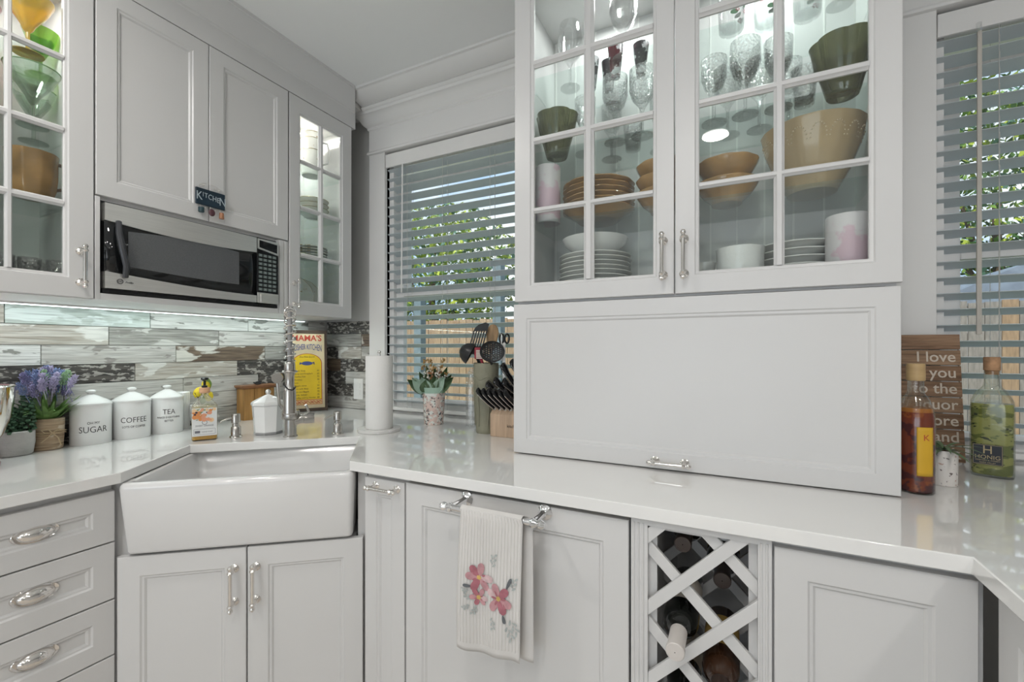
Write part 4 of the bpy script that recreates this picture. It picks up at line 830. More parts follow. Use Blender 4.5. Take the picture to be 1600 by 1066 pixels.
# knife block
BLK = mat('block_wood', (.50, .36, .25), .5, var=.14, vscale=6, stretch=(14, 2, 1))
t = thing('knife_block', 'pale wooden knife block on the counter at the left side of the hutch', 'knife block', (-.852, 1.522, ZC))
obj('front_block', B().loft([[(x, 0, 0), (x, .07, 0), (x, .09, .11), (x, .028, .112), (x, .0, .088)] for x in (0, .175)]), BLK, t, bev=.002)
obj('rear_block', B().loft([[(x, .071, 0), (x, .23, 0), (x, .26, .12), (x, .13, .215), (x, .091, .12)] for x in (.0, .175)]), BLK, t, bev=.002)
obj('stamp', place(text_b('kitchen', .017, .0005), .100, -.0006, .045), INK, t)
KH = mat('knife_handle', (.010, .010, .011), .18, coat=.4, var=.1)
def knife(lb, p0, p1, r=.0085, cat='knife', grp='knives in the block', nm='steak_knife'):
    t = thing(nm, lb, cat, p0, 0, grp); d = Vector(p1)-Vector(p0); L = d.length
    q = Vector((0, 0, 1)).rotation_difference(d); t.rotation_mode = 'QUATERNION'; t.rotation_quaternion = q
    b = B(); b.loft([[(r*w1*math.cos(a)*.62, r*w1*math.sin(a)+off*L, z*L) for a in [2*PI*k/12 for k in range(12)]] for z, w1, off in ((.06, .8, 0), (.15, .9, 0), (.4, .95, -.03), (.7, 1.05, -.03), (.88, 1.35, .0), (.97, 1.2, .03), (1.0, .5, .03))])
    obj('handle', b, KH, t); b = B(); b.lathe([(r*.72, -.004), (r*.8, 0), (r*.8, .06*L), (r*.7, .08*L)], 12, cap0=True, cap1=True); b.box(-.0008, .0008, -r*.55, r*.55, -.05, 0)
    for z in (.3, .5, .7): b.tube([(-r*.68, -.02*L, z*L), (r*.68, -.02*L, z*L)], .0014, 6)
    b.loft([[(-r*.66, r*w1*.98+off*L, z*L), (r*.66*.0-.0012, r*w1*1.02+off*L, z*L), (.0012, r*w1*1.02+off*L, z*L)] for z, w1, off in ((.15, .9, 0), (.4, .95, -.03), (.7, 1.05, -.03), (.9, 1.35, .0))]); b.loft([[(x, r*w1*-1.02+off*L, z*L) for x in (-.0012, .0012)]+[(0, r*w1*-.9+off*L, z*L)] for z, w1, off in ((.15, .9, 0), (.4, .95, -.03), (.7, 1.05, -.03), (.9, 1.35, .0))])
    b.tube([(0, r*w1*1.03+off*L, z*L) for z, w1, off in ((.1, .85, 0), (.25, .92, -.015), (.4, .95, -.03), (.7, 1.05, -.03), (.88, 1.35, 0), (.97, 1.2, .03))], .0016, 6); b.tube([(0, -r*w1*1.03+off*L, z*L) for z, w1, off in ((.1, .85, 0), (.4, .95, -.03), (.7, 1.05, -.03), (.88, 1.35, 0))], .0013, 6)
    obj('bolster', b, STEEL, t); return t
onm = ['leftmost', 'second from the left', 'third from the left', 'fourth from the left', 'fifth from the left', 'sixth from the left']
for k in range(6):
    x = -.840+.0235*k; knife('black steak knife handle in the low front row, %s' % onm[k], (x, 1.545, ZC+.104), (x-.042, 1.468, ZC+.186), .0108, 'knife', 'steak knives in the low front row')
UP = [(-.800, 1.60, .128, -.072, -.075, .080, 'long knife handle reaching furthest left from the knife block'), (-.775, 1.60, .14, -.065, -.07, .085, 'knife handle second from the left above the steak knives'),
      (-.765, 1.625, .165, -.052, -.072, .118, 'knife handle with broad silver end left of centre in the block'), (-.735, 1.625, .175, -.045, -.06, .125, 'tall knife handle near the top of the block'),
      (-.705, 1.625, .18, -.036, -.06, .115, 'topmost knife handle beside the hutch'), (-.712, 1.60, .13, -.036, -.065, .095, 'knife handle with silver end low beside the hutch'), (-.748, 1.60, .150, -.055, -.065, .07, 'short knife handle in the middle of the block')]
for x, y, z, dx, dy, dz, lb in UP: knife('black '+lb, (x, y, ZC+z), (x+dx, y+dy, ZC+z+dz), .0150, 'knife', 'large knives in the block', 'kitchen_knife')

# ================================================================== RIGHT END OF THE COUNTER
# whisky bottle with infusion
t = thing('amber_liquor_bottle', 'bottle of dark red infused liquor with yellow label beside the hutch', 'bottle', (.400, 1.392, ZC))
AMB = thin_glass('bottle_glass', (.95, .96, .95), .02, 1.45, solid=.25)
prof = [(.033, 0), (.0355, .004), (.0355, .17), (.034, .19), (.026, .222), (.0165, .238), (.0155, .245), (.0150, .285), (.0165, .29), (.0165, .300)]
obj('bottle', B().lathe(prof, 36, cap0=True), AMB, t)
obj('liquor', B().lathe([(.031, .004), (.0342, .008), (.0342, .172), (.032, .192), (.030, .200), (.001, .2005)], 32, cap0=True), spot_mat('red_liquor', (.20, .035, .012), [((.30, .075, .015), .58, 30), ((.07, .01, .012), .54, 38), ((.36, .14, .03), .66, 22)], rnd=False, rough=.12), t)
obj('liquor_top', B().lathe([(.033, .182), (.0305, .203), (.001, .2035)], 32), mat('amber_top', (.42, .16, .03), .1), t, label='clearer amber liquor above the infusion')
obj('stopper', B().lathe([(.0175, .268), (.018, .270), (.018, .306), (.0165, .309), (.001, .309)], 28), mat('stopper_wood', (.48, .33, .16), .5, var=.1, stretch=(1, 1, 6)), t)
fa = facing(.40, 1.392); q = B(); q.sheet(lambda u, v: ((.0358)*math.cos(fa+.05+.95*u), .0358*math.sin(fa+.05+.95*u), .045+.115*v), 10, 12)
q.v = [v for v in q.v]; obj('label', q, mat('label_yellow', (.68, .40, .03), .5, var=.04), t, solid=.0004)
obj('label_mark', wrap(place(text_b('K', .02, .0005), 0, 0, .135), .0362, fa+.55), mat('label_red', (.45, .08, .03), .5), t)
# planks sign
t = thing('plank_sign', 'brown plank sign lettered I love you to the liquor store and back', 'sign', (.535, 1.782, ZC+.0015)); t.rotation_euler = (math.radians(-6), 0, math.radians(0))
PW = [wood_tile('sign_plank_%d' % k, c1, c2, c1, .72, 14, .7) for k, (c1, c2) in enumerate((((.20, .11, .06), (.33, .20, .12)), ((.16, .085, .045), (.28, .16, .09)), ((.24, .14, .08), (.36, .23, .14))))]
PWt = mat('sign_letter_white', (.62, .54, .45), .6, var=.05); word = ['', 'I love', 'you', 'to the', 'liquor', 'store', 'and', 'back']
for k in range(8):
    z1 = .388-.0485*k; p = obj('plank', B().box(-.088, .088, -.012, 0, z1-.0455, z1), PW[(k*2) % 3], t, bev=.0008)
    if word[k]: obj('lettering', place(text_b(word[k], .045, .0006, 'RIGHT', sx=.94, bold=.0004), .077, -.0124, z1-.022), PWt, p)
obj('batten', B().box(-.07, -.045, 0, .008, 0, .385).box(.02, .045, 0, .008, 0, .385).box(.086, .0885, -.003, .004, .0, .388), mat('batten_pale', (.55, .48, .40), .7), t)
# pot plant
t = thing('potted_plant', 'small trailing plant in a speckled white pot between the two bottles', 'plant', (.483, 1.489, ZC))
obj('pot', B().lathe([(.023, 0), (.0255, .003), (.0262, .086), (.0245, .089), (.022, .084), (.001, .08)], 28), spot_mat('terrazzo', (.72, .68, .64), [((.16, .13, .12), .61, 130), ((.50, .34, .28), .64, 100)], rnd=False, rough=.5), t)
obj('soil', B().lathe([(.0235, .084), (.001, .088)], 20), mat('soil', (.22, .10, .05), .9, bump=1, bscale=200), t)
lb_ = [mesh_of('leaf', B().sheet(lambda u, v: ((u-.5)*.010*math.sin(PI*(.1+.9*v)), .085*v, .03*v-.05*v*v*d), 2, 8), mat('trail_green', (.13, .20, .10), .5, var=.3), 80) for d in (.5, .9)]
for k in range(16): a = k*.41+.1; obj('leaf', lb_[k % 2], None, t, loc=(0, 0, .09), rot=(.25*math.sin(k*3), 0, a))
# honig bottle
a = facing(.632, 1.645); t = thing('wine_bottle_decanter', 'clear bottle of pale green wine with cork stopper and black HONIG label', 'bottle', (.632, 1.648, ZC), a+PI/2)
def ov(hx, hy, z, n=28, e=3.2): return [(hx*abs(math.cos(q))**(2/e)*(1 if math.cos(q) >= 0 else -1), hy*abs(math.sin(q))**(2/e)*(1 if math.sin(q) >= 0 else -1), z) for q in [2*PI*k/n for k in range(n)]]
HB = [(.040, .024, 0, 3.2), (.0425, .026, .008, 3.2), (.0425, .026, .185, 3.2), (.040, .025, .205, 3), (.032, .022, .225, 2.6), (.018, .017, .243, 2.1), (.0155, .0155, .250, 2), (.0155, .0155, .285, 2)]
obj('bottle', B().loft([ov(x, y, z, 28, e) for x, y, z, e in HB]), thin_glass('wine_glass_body', (.95, .97, .94), .02, 1.45, solid=.25), t, sharp=50)
obj('wine', B().loft([ov(x*.94, y*.92, z, 28, e) for x, y, z, e in ((.038, .022, .006, 3.2), (.0415, .025, .012, 3.2), (.0425, .026, .184, 3.2), (.0415, .026, .197, 3.1), (.0001, .0001, .1975, 3.1))]), spot_mat('green_wine', (.34, .34, .11), [((.15, .17, .05), .50, 26), ((.46, .46, .26), .58, 16), ((.03, .04, .02), .60, 48)], rnd=False, rough=.08, stretch=(1, 1, 2)), t, sharp=60)  # refraction painted into the wine colour as dark and pale patches
obj('cork', B().lathe([(.0125, .275), (.0135, .285), (.0165, .287), (.0165, .320), (.0155, .3225), (.001, .3225)], 24), mat('cork', (.42, .24, .13), .75, var=.3, vscale=40, bump=.3), t)
lab = obj('label', B().box(-.036, .020, -.0275, -.0268, .034, .088), mat('label_black', (.015, .018, .025), .4, var=.1), t)
GO = mat('label_gold', (.45, .36, .20), .4); q = B()
for z in (.0355, .0865): q.box(-.0345, .0185, -.0279, -.0274, z-.0004, z+.0004)
for x in (-.0345, .0185): q.box(x-.0004, x+.0004, -.0279, -.0274, .0355, .0865)
join(q, place(text_b('H', .030, .0004, sx=.9), -.008, -.0279, .073)); join(q, place(text_b('HONIG', .0145, .0004, sx=1.0), -.008, -.0279, .054)); join(q, place(text_b('VINEYARD & WINERY', .0048, .0004), -.008, -.0279, .0455)); join(q, place(text_b('NAPA VALLEY', .0048, .0004), -.008, -.0279, .0395))
obj('label_print', q, GO, lab)

# ================================================================== KITCHEN MAGNET SIGN
t = thing('hanging_sign', 'small navy plaque lettered KITCHEN with dangling charms on the microwave cabinet doors', 'sign', (-1.797, 1.004, 1.835), R90)
obj('plaque', B().box(-.053, .053, -.010, -.002, -.031, .031), mat('navy_plaque', (.012, .028, .045), .4, var=.3), t, bev=.002)
q = B()
for s, x, sz, z in (('K', -.042, .044, .0), ('I', -.0285, .024, .008), ('T', -.018, .026, .006), ('C', -.0035, .028, .004), ('H', .0125, .029, .002), ('E', .0265, .028, .0), ('N', .0425, .044, -.003)): join(q, place(text_b(s, sz, .0006, sx=.78), x, -.0106, z))
obj('lettering', q, mat('plaque_letter', (.45, .52, .56), .5), t)
b = B(); b.tube([(-.04, -.006, .031), (-.035, -.012, .046), (-.015, -.014, .053), (.015, -.014, .05), (.038, -.012, .043), (.046, -.006, .031)], .0008, 5)
for x, z in ((-.036, .04), (-.026, .047), (.018, .038), (.03, .044)): b.tube([(x+.005*math.cos(a), -.008, z+.005*math.sin(a)) for a in [2*PI*k/10 for k in range(11)]], .0011, 5)
b._ball((-.026, -.008, .044), .004, 8, 5, (1, 1, 1)); b._ball((.03, -.008, .04), .004, 8, 5, (1, 1, 1))
obj('wire', b, STEEL, t)
b = B()
for x in (-.036, .0, .036): b.tube([(x, -.006, -.031), (x, -.006, -.040)], .0007, 5)
for x in (-.018, .018): b._ball((x, -.006, -.039), .0035, 6, 4, (1, 1, 1))
obj('ring', b, STEEL, t)
obj('pot_charm', B().lathe([(.008, -.062), (.010, -.06), (.010, -.043), (.001, -.042)], 14, (-.036, -.012, 0), cap0=True), mat('charm_teal', (.02, .05, .06), .4), t)
b = B(); b._ball((.002, -.012, -.053), .012, 14, 8, (1, .45, 1.15)); obj('pan_charm', b, mat('charm_maroon', (.10, .04, .05), .4, var=.2), t)
b = B(); b.lathe([(.008, -.068), (.009, -.066), (.0075, -.045), (.001, -.044)], 14, (.038, -.012, 0), cap0=True); obj('jug_charm', b, mat('charm_copper', (.36, .17, .09), .4, var=.2), t)

# ================================================================== TOWEL
TOW = mat('towel_cloth', (.66, .64, .62), .95, var=.04, vscale=6)
def tow_y(x, s): return .006*math.sin(x*55+.6)*min(1, abs(s)*4)+.003*math.sin(x*23+s*9)
BY, BZ = YF-.078, .858
def tow(u, v):
    x = -.598+.168*u+(.012*(v > .5)); L = .335; R_ = .0125
    s = (v-.5)*2*L*1.02
    if abs(s) < .02: a = s/.02*PI/2; return (x+.004*math.sin(v*9), BY-R_*math.sin(-a)*-1 if False else BY+R_*math.sin(a), BZ+R_*math.cos(a))
    d = abs(s)-.02
    if s < 0: return (x-.006*d/.3, BY-R_-.006*math.sin(d*8)-tow_y(u*.2, d)*.8, BZ-d-(.010*math.sin(u*4+1) if d > .3 else 0)-.012*u*(d/.33))
    return (x+.004, BY+R_+.004*math.sin(d*6)+tow_y(u*.2, d)*.5, BZ-d*1.035)
b = B().sheet(tow, 40, 60); tw = tag(obj('dish_towel', b, TOW, solid=.0016), 'ribbed off-white dish towel with pink flowers hanging from the towel bar', 'towel')
b = B()
for k in range(21):
    x = .02+.96*k/20; pts = []
    for j in range(24):
        p = tow(x, .03+.45*j/23); pts.append((p[0], p[1]-.0012, p[2]))
    b.tube(pts, .0010, 4)
obj('rib', b, mat('towel_rib', (.70, .68, .655), .95), tw, kind='stuff')
def onT(x, z, lift):   # point on the front of the towel
    d = BZ-z; u = (x+.598)/.168; p = tow(min(1, max(0, u)), .5-(d+.02)/(2*.335*1.02)); return (x, p[1]-.0024-lift, z)
TP = [mat('petal_%s' % n, c, .9, var=.15, vscale=60) for n, c in (('rose', (.40, .15, .18)), ('pink', (.52, .28, .30)), ('pale', (.62, .45, .46)), ('yellow', (.60, .42, .14)), ('slate', (.13, .14, .15)), ('mist', (.42, .45, .44)))]
b = B(); rnd = random.Random(21); lift = [.0004]
def petal(cx, cz, a, L, wd, m):
    lift[0] += .00002; b.m = m; out = []
    for k in range(14):
        q = 2*PI*k/14; r_ = (.5+.5*math.cos(q)); px = L*(.5-.5*math.cos(q)); py = wd*math.sin(q)*(.5+.6*px/L); out.append(onT(cx+px*math.cos(a)-py*math.sin(a), cz+px*math.sin(a)+py*math.cos(a), lift[0]))
    b.add(out, [tuple(range(14))])
FC = [(-.541, .712, .037), (-.487, .676, .038), (-.542, .664, .024)]
for cx, cz, a, L in ((-.568, .675, 3.0, .014), (-.565, .640, 3.6, .016), (-.560, .655, 2.6, .018), (-.505, .745, 1.4, .024), (-.455, .700, 1.3, .024), (-.465, .615, -1.2, .026), (-.458, .632, -1.0, .028), (-.505, .625, -1.5, .022), (-.548, .640, 4.2, .018)):
    for k in range(5): petal(cx+.25*L*k*math.cos(a), cz+.25*L*k*math.sin(a), a+(.7 if k % 2 else -.7), L*.5, .003, 5)
for cx, cz, a, L in ((-.557, .688, PI-.0, .026), (-.468, .700, 1.15, .030), (-.476, .640, -1.3, .02)): petal(cx, cz, a, L, .005, 4)
for cx, cz, R_ in FC:
    for k in range(6): petal(cx, cz, k*2*PI/6+rnd.uniform(-.2, .2)+cx*50, R_*rnd.uniform(.85, 1.1), R_*.30, [0, 1, 2, 1][k % 4])
    for k in range(6): petal(cx, cz, k*2*PI/6+.3+cx*50, R_*.5, R_*.09, 0)
    for k in range(5): petal(cx, cz, k*2*PI/5, .006, .003, 3)
obj('flower_print', b, TP, tw)

# ================================================================== WINE BOTTLES IN THE RACK
def wine(x, z, y0, lb, gm, cap, lbl=None, L=.30, grp='wine bottles in the rack'):
    t = thing('wine_bottle', lb, 'bottle', (x, y0, z)); t.rotation_euler = (math.radians(91), 0, 0)   # local z points out of the rack
    r = .037
    obj('glass', B().lathe([(.03, -.19), (r, -.18), (r, 0), (.033, .016), (.022, .030), (.0155, .040), (.0145, .058), (.0145, .09)], 32, cap0=True, cap1=True), gm, t)
    obj('capsule', B().lathe([(.0175, .042), (.0172, .098), (.0185, .099), (.0185, .110), (.0170, .112), (.001, .1125)], 24), cap, t)
    if lbl: obj('label', B().lathe([(r+.0004, -.14), (r+.0004, -.03)], 32), lbl, t)
DG = mat('dark_bottle', (.006, .007, .006), .06, coat=.5, var=.1); DR = mat('brown_bottle', (.045, .02, .01), .08, coat=.5, var=.2)
CW = mat('capsule_white', (.62, .58, .55), .35, var=.05); CB = mat('capsule_brown', (.05, .035, .03), .3, var=.2); LW = mat('wine_label', (.60, .55, .48), .6, var=.05); LY = mat('wine_label_gold', (.45, .30, .08), .6)
wine(-.1005, .656, 1.045, 'dark wine bottle with white capsule poking through the lattice', DG, CW, LW)
wine(-.020, .575, 1.045, 'brown wine bottle with dark capsule at the bottom right of the rack', DR, CB, LY)
wine(-.0975, .822, 1.17, 'dark wine bottle set back in the top left cell of the rack', DG, CB, LW)
wine(-.018, .745, 1.20, 'dark wine bottle set back in the cell above the brown one', DG, CB, LY)
wine(-.1005, .49, 1.10, 'dark wine bottle low at the left edge of the rack', DG, CB, LW)
# ================================================================== CHINA AND GLASS IN THE HUTCH
ZA, Zb, Zc, Zd = 1.4325, 1.6845, 1.9125, 2.1605
AMBER = mat('amber_glaze', (.42, .235, .085), .14, coat=.6, var=.25, vscale=12); TAN = mat('tan_glaze', (.45, .33, .19), .2, coat=.5, var=.08, bump=.3, bscale=70)
BONE = mat('bone_china', (.74, .735, .72), .12, coat=.4, var=.01)
GREEN = thin_glass('green_glass', (.38, .42, .18), .03, 1.5, solid=.35); GREENs = mat('green_pressed_glass', (.20, .205, .095), .08, coat=.5, var=.3, trans=.6)
def pl_b(R, h=.018, mod=None, seg=48): return B().lathe([(R*.55, 0), (R*.57, 0), (R*.60, .004), (R*.97, h), (R, h+.001), (R*.985, h+.004), (R*.60, .009), (.001, .007)], seg, mod=mod, cap0=True)
ordn = ['bottom', 'second from the bottom', 'third from the bottom', 'fourth from the bottom', 'fifth from the bottom', 'sixth from the bottom', 'seventh from the bottom', 'eighth from the bottom', 'topmost']
me = mesh_of('dinner_plate', pl_b(.120), BONE)
for k in range(9): tag(obj('dinner_plate', me, None, loc=(-.415+.002*math.sin(k*2), 1.468, ZA+.0001+.0145*k)), 'plain white dinner plate, %s of the stack in the left door' % ordn[k], 'plate', 'white dinner plates in the left stack')
tag(obj('oval_bowl', B().lathe([(.05, 0), (.055, .002), (.10, .038), (.107, .055), (.109, .058), (.105, .056), (.095, .036), (.05, .006), (.001, .005)], 48), BONE, loc=(-.415, 1.468, ZA+.0145*8+.0195+.003)), 'white serving bowl on top of the dinner plates in the left door', 'bowl')
me = mesh_of('scalloped_plate', pl_b(.118, .032, bowl_mod(12, .02), 96), AMBER, 50)
for k in range(6): tag(obj('scalloped_plate', me, None, loc=(-.400, 1.458, Zb+.0001+.0165*k), rot=(0, 0, k*.13)), 'amber scalloped plate, %s of its stack on the middle shelf' % (ordn[k] if k < 5 else 'topmost'), 'plate', 'amber scalloped plates')
def sbowl(R, h, n=10, a=.03): return B().lathe([(R*.45, 0), (R*.48, 0), (R*.5, .006), (R*.75, h*.4), (R*.93, h*.8), (R*1.0, h), (R*.985, h+.003), (R*.90, h*.8), (R*.7, h*.42), (R*.4, .012), (.001, .010)], 96, mod=bowl_mod(n, a, .2), cap0=True)
me = mesh_of('amber_bowl', sbowl(.085, .060), AMBER, 50)
for k in range(3): tag(obj('amber_bowl', me, None, loc=(-.188, 1.452, Zb+.0001+.042*k), rot=(0, 0, k*.2)), 'amber scalloped bowl in the left door, %s of three' % ('bottom', 'middle', 'topmost')[k], 'bowl', 'amber bowls behind the door stiles')
for k in range(2): tag(obj('amber_bowl', me, None, loc=(-.012, 1.452, Zb+.0001+.058*k), rot=(0, 0, .1+k*.2)), 'amber scalloped bowl in the right door, %s of two' % ('bottom', 'topmost')[k], 'bowl', 'amber bowls in the right door')
t = thing('serving_bowl', 'large tan bowl with beaded pattern on the middle shelf of the right door', 'bowl', (.198, 1.455, Zb+.0001))
obj('body', B().lathe([(.055, 0), (.058, 0), (.062, .008), (.085, .05), (.110, .12), (.120, .168), (.122, .172), (.117, .172), (.105, .12), (.08, .05), (.04, .014), (.001, .012)], 72, cap0=True, mod=lambda a, q: .006*math.cos(16*a)*math.sin(PI*q)), TAN, t)
b = B()
for k in range(16):
    a0 = 2*PI*k/16
    for j in range(11): q = PI*j/10; a = a0+.16*math.cos(q); z = .115+.032*math.sin(q); r = .085+(.120-.085)*(z-.05)/.118+.003; b._ball((r*math.cos(a), r*math.sin(a), z), .0022, 5, 3, (1, 1, 1))
obj('beading', b, mat('bead_glaze', (.60, .48, .33), .2), t)
def gbowl(): return B().lathe([(.030, 0), (.034, 0), (.036, .004), (.045, .04), (.060, .09), (.066, .125), (.070, .140), (.067, .141), (.055, .09), (.04, .04), (.028, .012), (.001, .01)], 96, mod=lambda a, q: .13*(q**.5)*(abs(math.cos(3*a))**.7-.5))
for x, lb in ((-.535, 'green pressed-glass scalloped bowl at the left end of the upper shelf'), (.258, 'green pressed-glass scalloped bowl at the right end of the upper shelf')):
    tag(obj('green_glass_bowl', gbowl(), GREENs, loc=(x, 1.425 if x < 0 else 1.405, Zc+.0001)), lb, 'bowl', 'green glass bowls')
CAN = spot_mat('candle_print', (.70, .66, .68), [((.66, .48, .56), .55, 9), ((.48, .40, .62), .62, 14), ((.66, .40, .36), .64, 18)], rnd=False, rough=.4)
tag(obj('candle_jar', B().lathe([(.046, 0), (.048, .003), (.048, .165), (.046, .168), (.043, .165), (.043, .15), (.001, .148)], 36), CAN, loc=(.268, 1.40, ZA+.0001)), 'frosted candle jar with pink floral print at the lower right of the hutch', 'candle jar', 'floral candle jars')
tag(obj('candle_jar', B().lathe([(.040, 0), (.042, .003), (.042, .190), (.040, .193), (.037, .19), (.037, .17), (.001, .168)], 36), CAN, loc=(-.560, 1.405, Zb+.0001)), 'frosted candle jar with pink floral print at the left end of the middle shelf', 'candle jar', 'floral candle jars')
tag(obj('embossed_bowl', B().lathe([(.050, 0), (.056, .003), (.060, .03), (.060, .085), (.062, .108), (.058, .11), (.054, .09), (.05, .01), (.001, .008)], 48), mat('embossed_china', (.74, .74, .73), .2, bump=1, bscale=55, coat=.3), loc=(.022, 1.40, ZA+.0001)), 'round embossed white bowl at the bottom of the right door', 'bowl')
me = mesh_of('wavy_plate', pl_b(.098, .012, bowl_mod(8, .018), 96), BONE, 50)
for k in range(6): tag(obj('wavy_plate', me, None, loc=(.165, 1.484, ZA+.0001+.0205*k)), 'wavy-rimmed white plate, %s of the stack beside the candle jar' % (ordn[k] if k < 5 else 'topmost'), 'plate', 'wavy white plates')
# small cups beside the embossed bowl
for k, z in enumerate((0, .047)): tag(obj('white_cup', B().lathe([(.022, 0), (.026, .002), (.034, .045), (.032, .045), (.024, .006), (.001, .005)], 28), BONE, loc=(-.075, 1.50, ZA+.0001+z)), 'small white cup, %s of two behind the right door handle' % ('lower', 'upper')[k], 'cup', 'small white cups')
# glassware
def goblet(R=.038, h=.20, bh=.10, fl=1.0, foot=.034): return B().lathe([(foot, 0), (foot, .002), (.010, .006), (.0045, .014), (.0045, h-bh-.02), (.009, h-bh-.008), (.014, h-bh), (R*.75, h-bh+.02), (R, h-bh*.55), (R*fl, h), (R*fl-.002, h), (R-.002, h-bh*.55), (R*.7, h-bh+.022), (.001, h-bh+.006)], 28, cap0=True)
def tumbler(r0, r1, h): return B().lathe([(r0*.96, 0), (r0, .002), (r1, h), (r1-.002, h), (r0-.003, .008), (.001, .006)], 28, cap0=True)
def coupe(R, h): return B().lathe([(.036, 0), (.036, .002), (.008, .007), (.005, .015), (.005, h*.38), (.012, h*.43), (.016, h*.5), (.024, h*.58), (R*.7, h*.74), (R, h*.97), (R, h), (R-.002, h), (R*.66, h*.76), (.012, h*.55), (.001, h*.5)], 32, cap0=True)
GL = {'cut': mesh_of('cut_glass_goblet', goblet(.040, .205, .11, .97), CRYSTAL), 'cut2': mesh_of('cut_glass_goblet', goblet(.034, .185, .10, 1.05), CRYSTAL), 'tum': mesh_of('cut_glass_tumbler', tumbler(.024, .032, .095), CRYSTAL),
      'bal': mesh_of('balloon_goblet', goblet(.044, .22, .13, .82), CLEAR), 'flute': mesh_of('champagne_flute', goblet(.025, .22, .15, .95, .03), CLEAR)}
RUBY = spot_mat('ruby_cut', (.10, .012, .022), [((.62, .60, .62), .57, 42), ((.25, .04, .07), .6, 30)], rnd=False, rough=.1)
DARKC = spot_mat('smoke_cut', (.035, .028, .035), [((.60, .60, .62), .56, 42), ((.10, .05, .06), .6, 30)], rnd=False, rough=.1)
ruby = mesh_of('cut_tumbler', tumbler(.015, .026, .105), RUBY); dark = mesh_of('cut_tumbler', tumbler(.014, .026, .105), DARKC)
def put(me, nm, x, y, z, lb, cat, grp): return tag(obj(nm, me, None, loc=(x, y, z+.0002)), lb, cat, grp)
ROW = [('cut', -.330, 1.40, 'front row left of the door stile'), ('cut', -.245, 1.395, 'front row at the centre of the left door'), ('cut2', -.44, 1.44, 'front row right of the green bowl'), ('tum', -.290, 1.48, 'second row between two goblets'),
       ('cut2', -.37, 1.52, 'back row of the left door'), ('cut2', -.21, 1.53, 'back row near the middle stiles')]
for k, x, y, lb in ROW: put(GL[k], GL[k].name.split('.')[0], x, y, Zc, 'cut crystal %s on the upper shelf, %s' % ('tumbler' if k == 'tum' else 'goblet', lb), 'glass', 'crystal on the upper shelf of the left door')
ROW = [('cut2', -.045, 1.41, 'front row nearest the right door handle'), ('cut', .035, 1.40, 'front row left of the right door muntin'), ('cut2', .115, 1.40, 'front row right of the muntin'), ('tum', .175, 1.41, 'short one beside the green bowl'),
       ('cut', -.01, 1.51, 'back row left'), ('cut', .075, 1.51, 'back row centre'), ('cut2', .15, 1.52, 'back row right')]
for k, x, y, lb in ROW: put(GL[k], GL[k].name.split('.')[0], x, y, Zc, 'cut crystal %s on the upper shelf, %s' % ('tumbler' if k == 'tum' else 'goblet', lb), 'glass', 'crystal on the upper shelf of the right door')
put(GL['bal'], 'balloon_goblet', -.300, 1.385, Zd, 'large round-bowled wine glass on the top shelf, front of the left door', 'glass', 'plain wine glasses on the top shelf')
put(GL['bal'], 'balloon_goblet', -.50, 1.46, Zd, 'plain round wine glass at the left end of the top shelf', 'glass', 'plain wine glasses on the top shelf')
put(GL['flute'], 'champagne_flute', -.185, 1.40, Zd, 'slim plain glass near the middle stiles on the top shelf', 'glass', 'plain wine glasses on the top shelf')
put(ruby, 'cut_tumbler', -.345, 1.47, Zd, 'ruby red cut-glass tumbler on the top shelf behind the round wine glass', 'glass', 'coloured cut tumblers'); put(ruby, 'cut_tumbler', -.20, 1.50, Zd, 'ruby red cut-glass tumbler on the top shelf near the middle stiles', 'glass', 'coloured cut tumblers')
put(dark, 'cut_tumbler', -.435, 1.50, Zd, 'dark cut-glass tumbler on the top shelf, left of the muntin', 'glass', 'coloured cut tumblers'); put(dark, 'cut_tumbler', -.268, 1.50, Zd, 'dark cut-glass tumbler on the top shelf, at the centre of the left door', 'glass', 'coloured cut tumblers'); put(dark, 'cut_tumbler', -.385, 1.54, Zd, 'dark cut-glass tumbler on the top shelf, behind the muntin', 'glass', 'coloured cut tumblers')
FLW = [mat('etch_red', (.42, .10, .14), .5), mat('etch_green', (.14, .28, .17), .5)]
for k, (x, y) in enumerate(((.0, 1.40), (.09, 1.42), (.185, 1.43))):
    t = thing('floral_tumbler', 'tumbler painted with red flowers on the top shelf, %s' % ('left of the right door muntin', 'behind the right door muntin', 'right of the muntin')[k], 'glass', (x, y, Zd+.0002), 0, 'floral painted tumblers')
    obj('glass', tumbler(.032, .036, .14), CLEAR, t); b = B(); rnd = random.Random(k)
    for j in range(16):
        a = -1.9+.2*j+rnd.uniform(-.1, .1); zc_ = .035+.045*(.5+.5*math.sin(j*1.3)); r = .0345; b.m = 1 if j % 4 == 3 else 0
        if b.m: b.add([(r*1.02*math.cos(a+.3*math.cos(q)), r*1.02*math.sin(a+.3*math.cos(q)), zc_-.01+.007*math.sin(q)) for q in [2*PI*i/10 for i in range(10)]], [tuple(range(10))])
        else:
            for p_ in range(5):
                a2, z2 = a+.11*math.cos(p_*1.257), zc_+.0045*math.sin(p_*1.257); b.add([(r*1.02*math.cos(a2+.06*math.cos(q)), r*1.02*math.sin(a2+.06*math.cos(q)), z2+.0026*math.sin(q)) for q in [2*PI*i/8 for i in range(8)]], [tuple(range(8))])
    obj('flower_print', b, FLW, t, kind='stuff')
put(GL['flute'], 'champagne_flute', .255, 1.42, Zd, 'slim plain glass at the right end of the top shelf', 'glass', 'plain wine glasses on the top shelf')

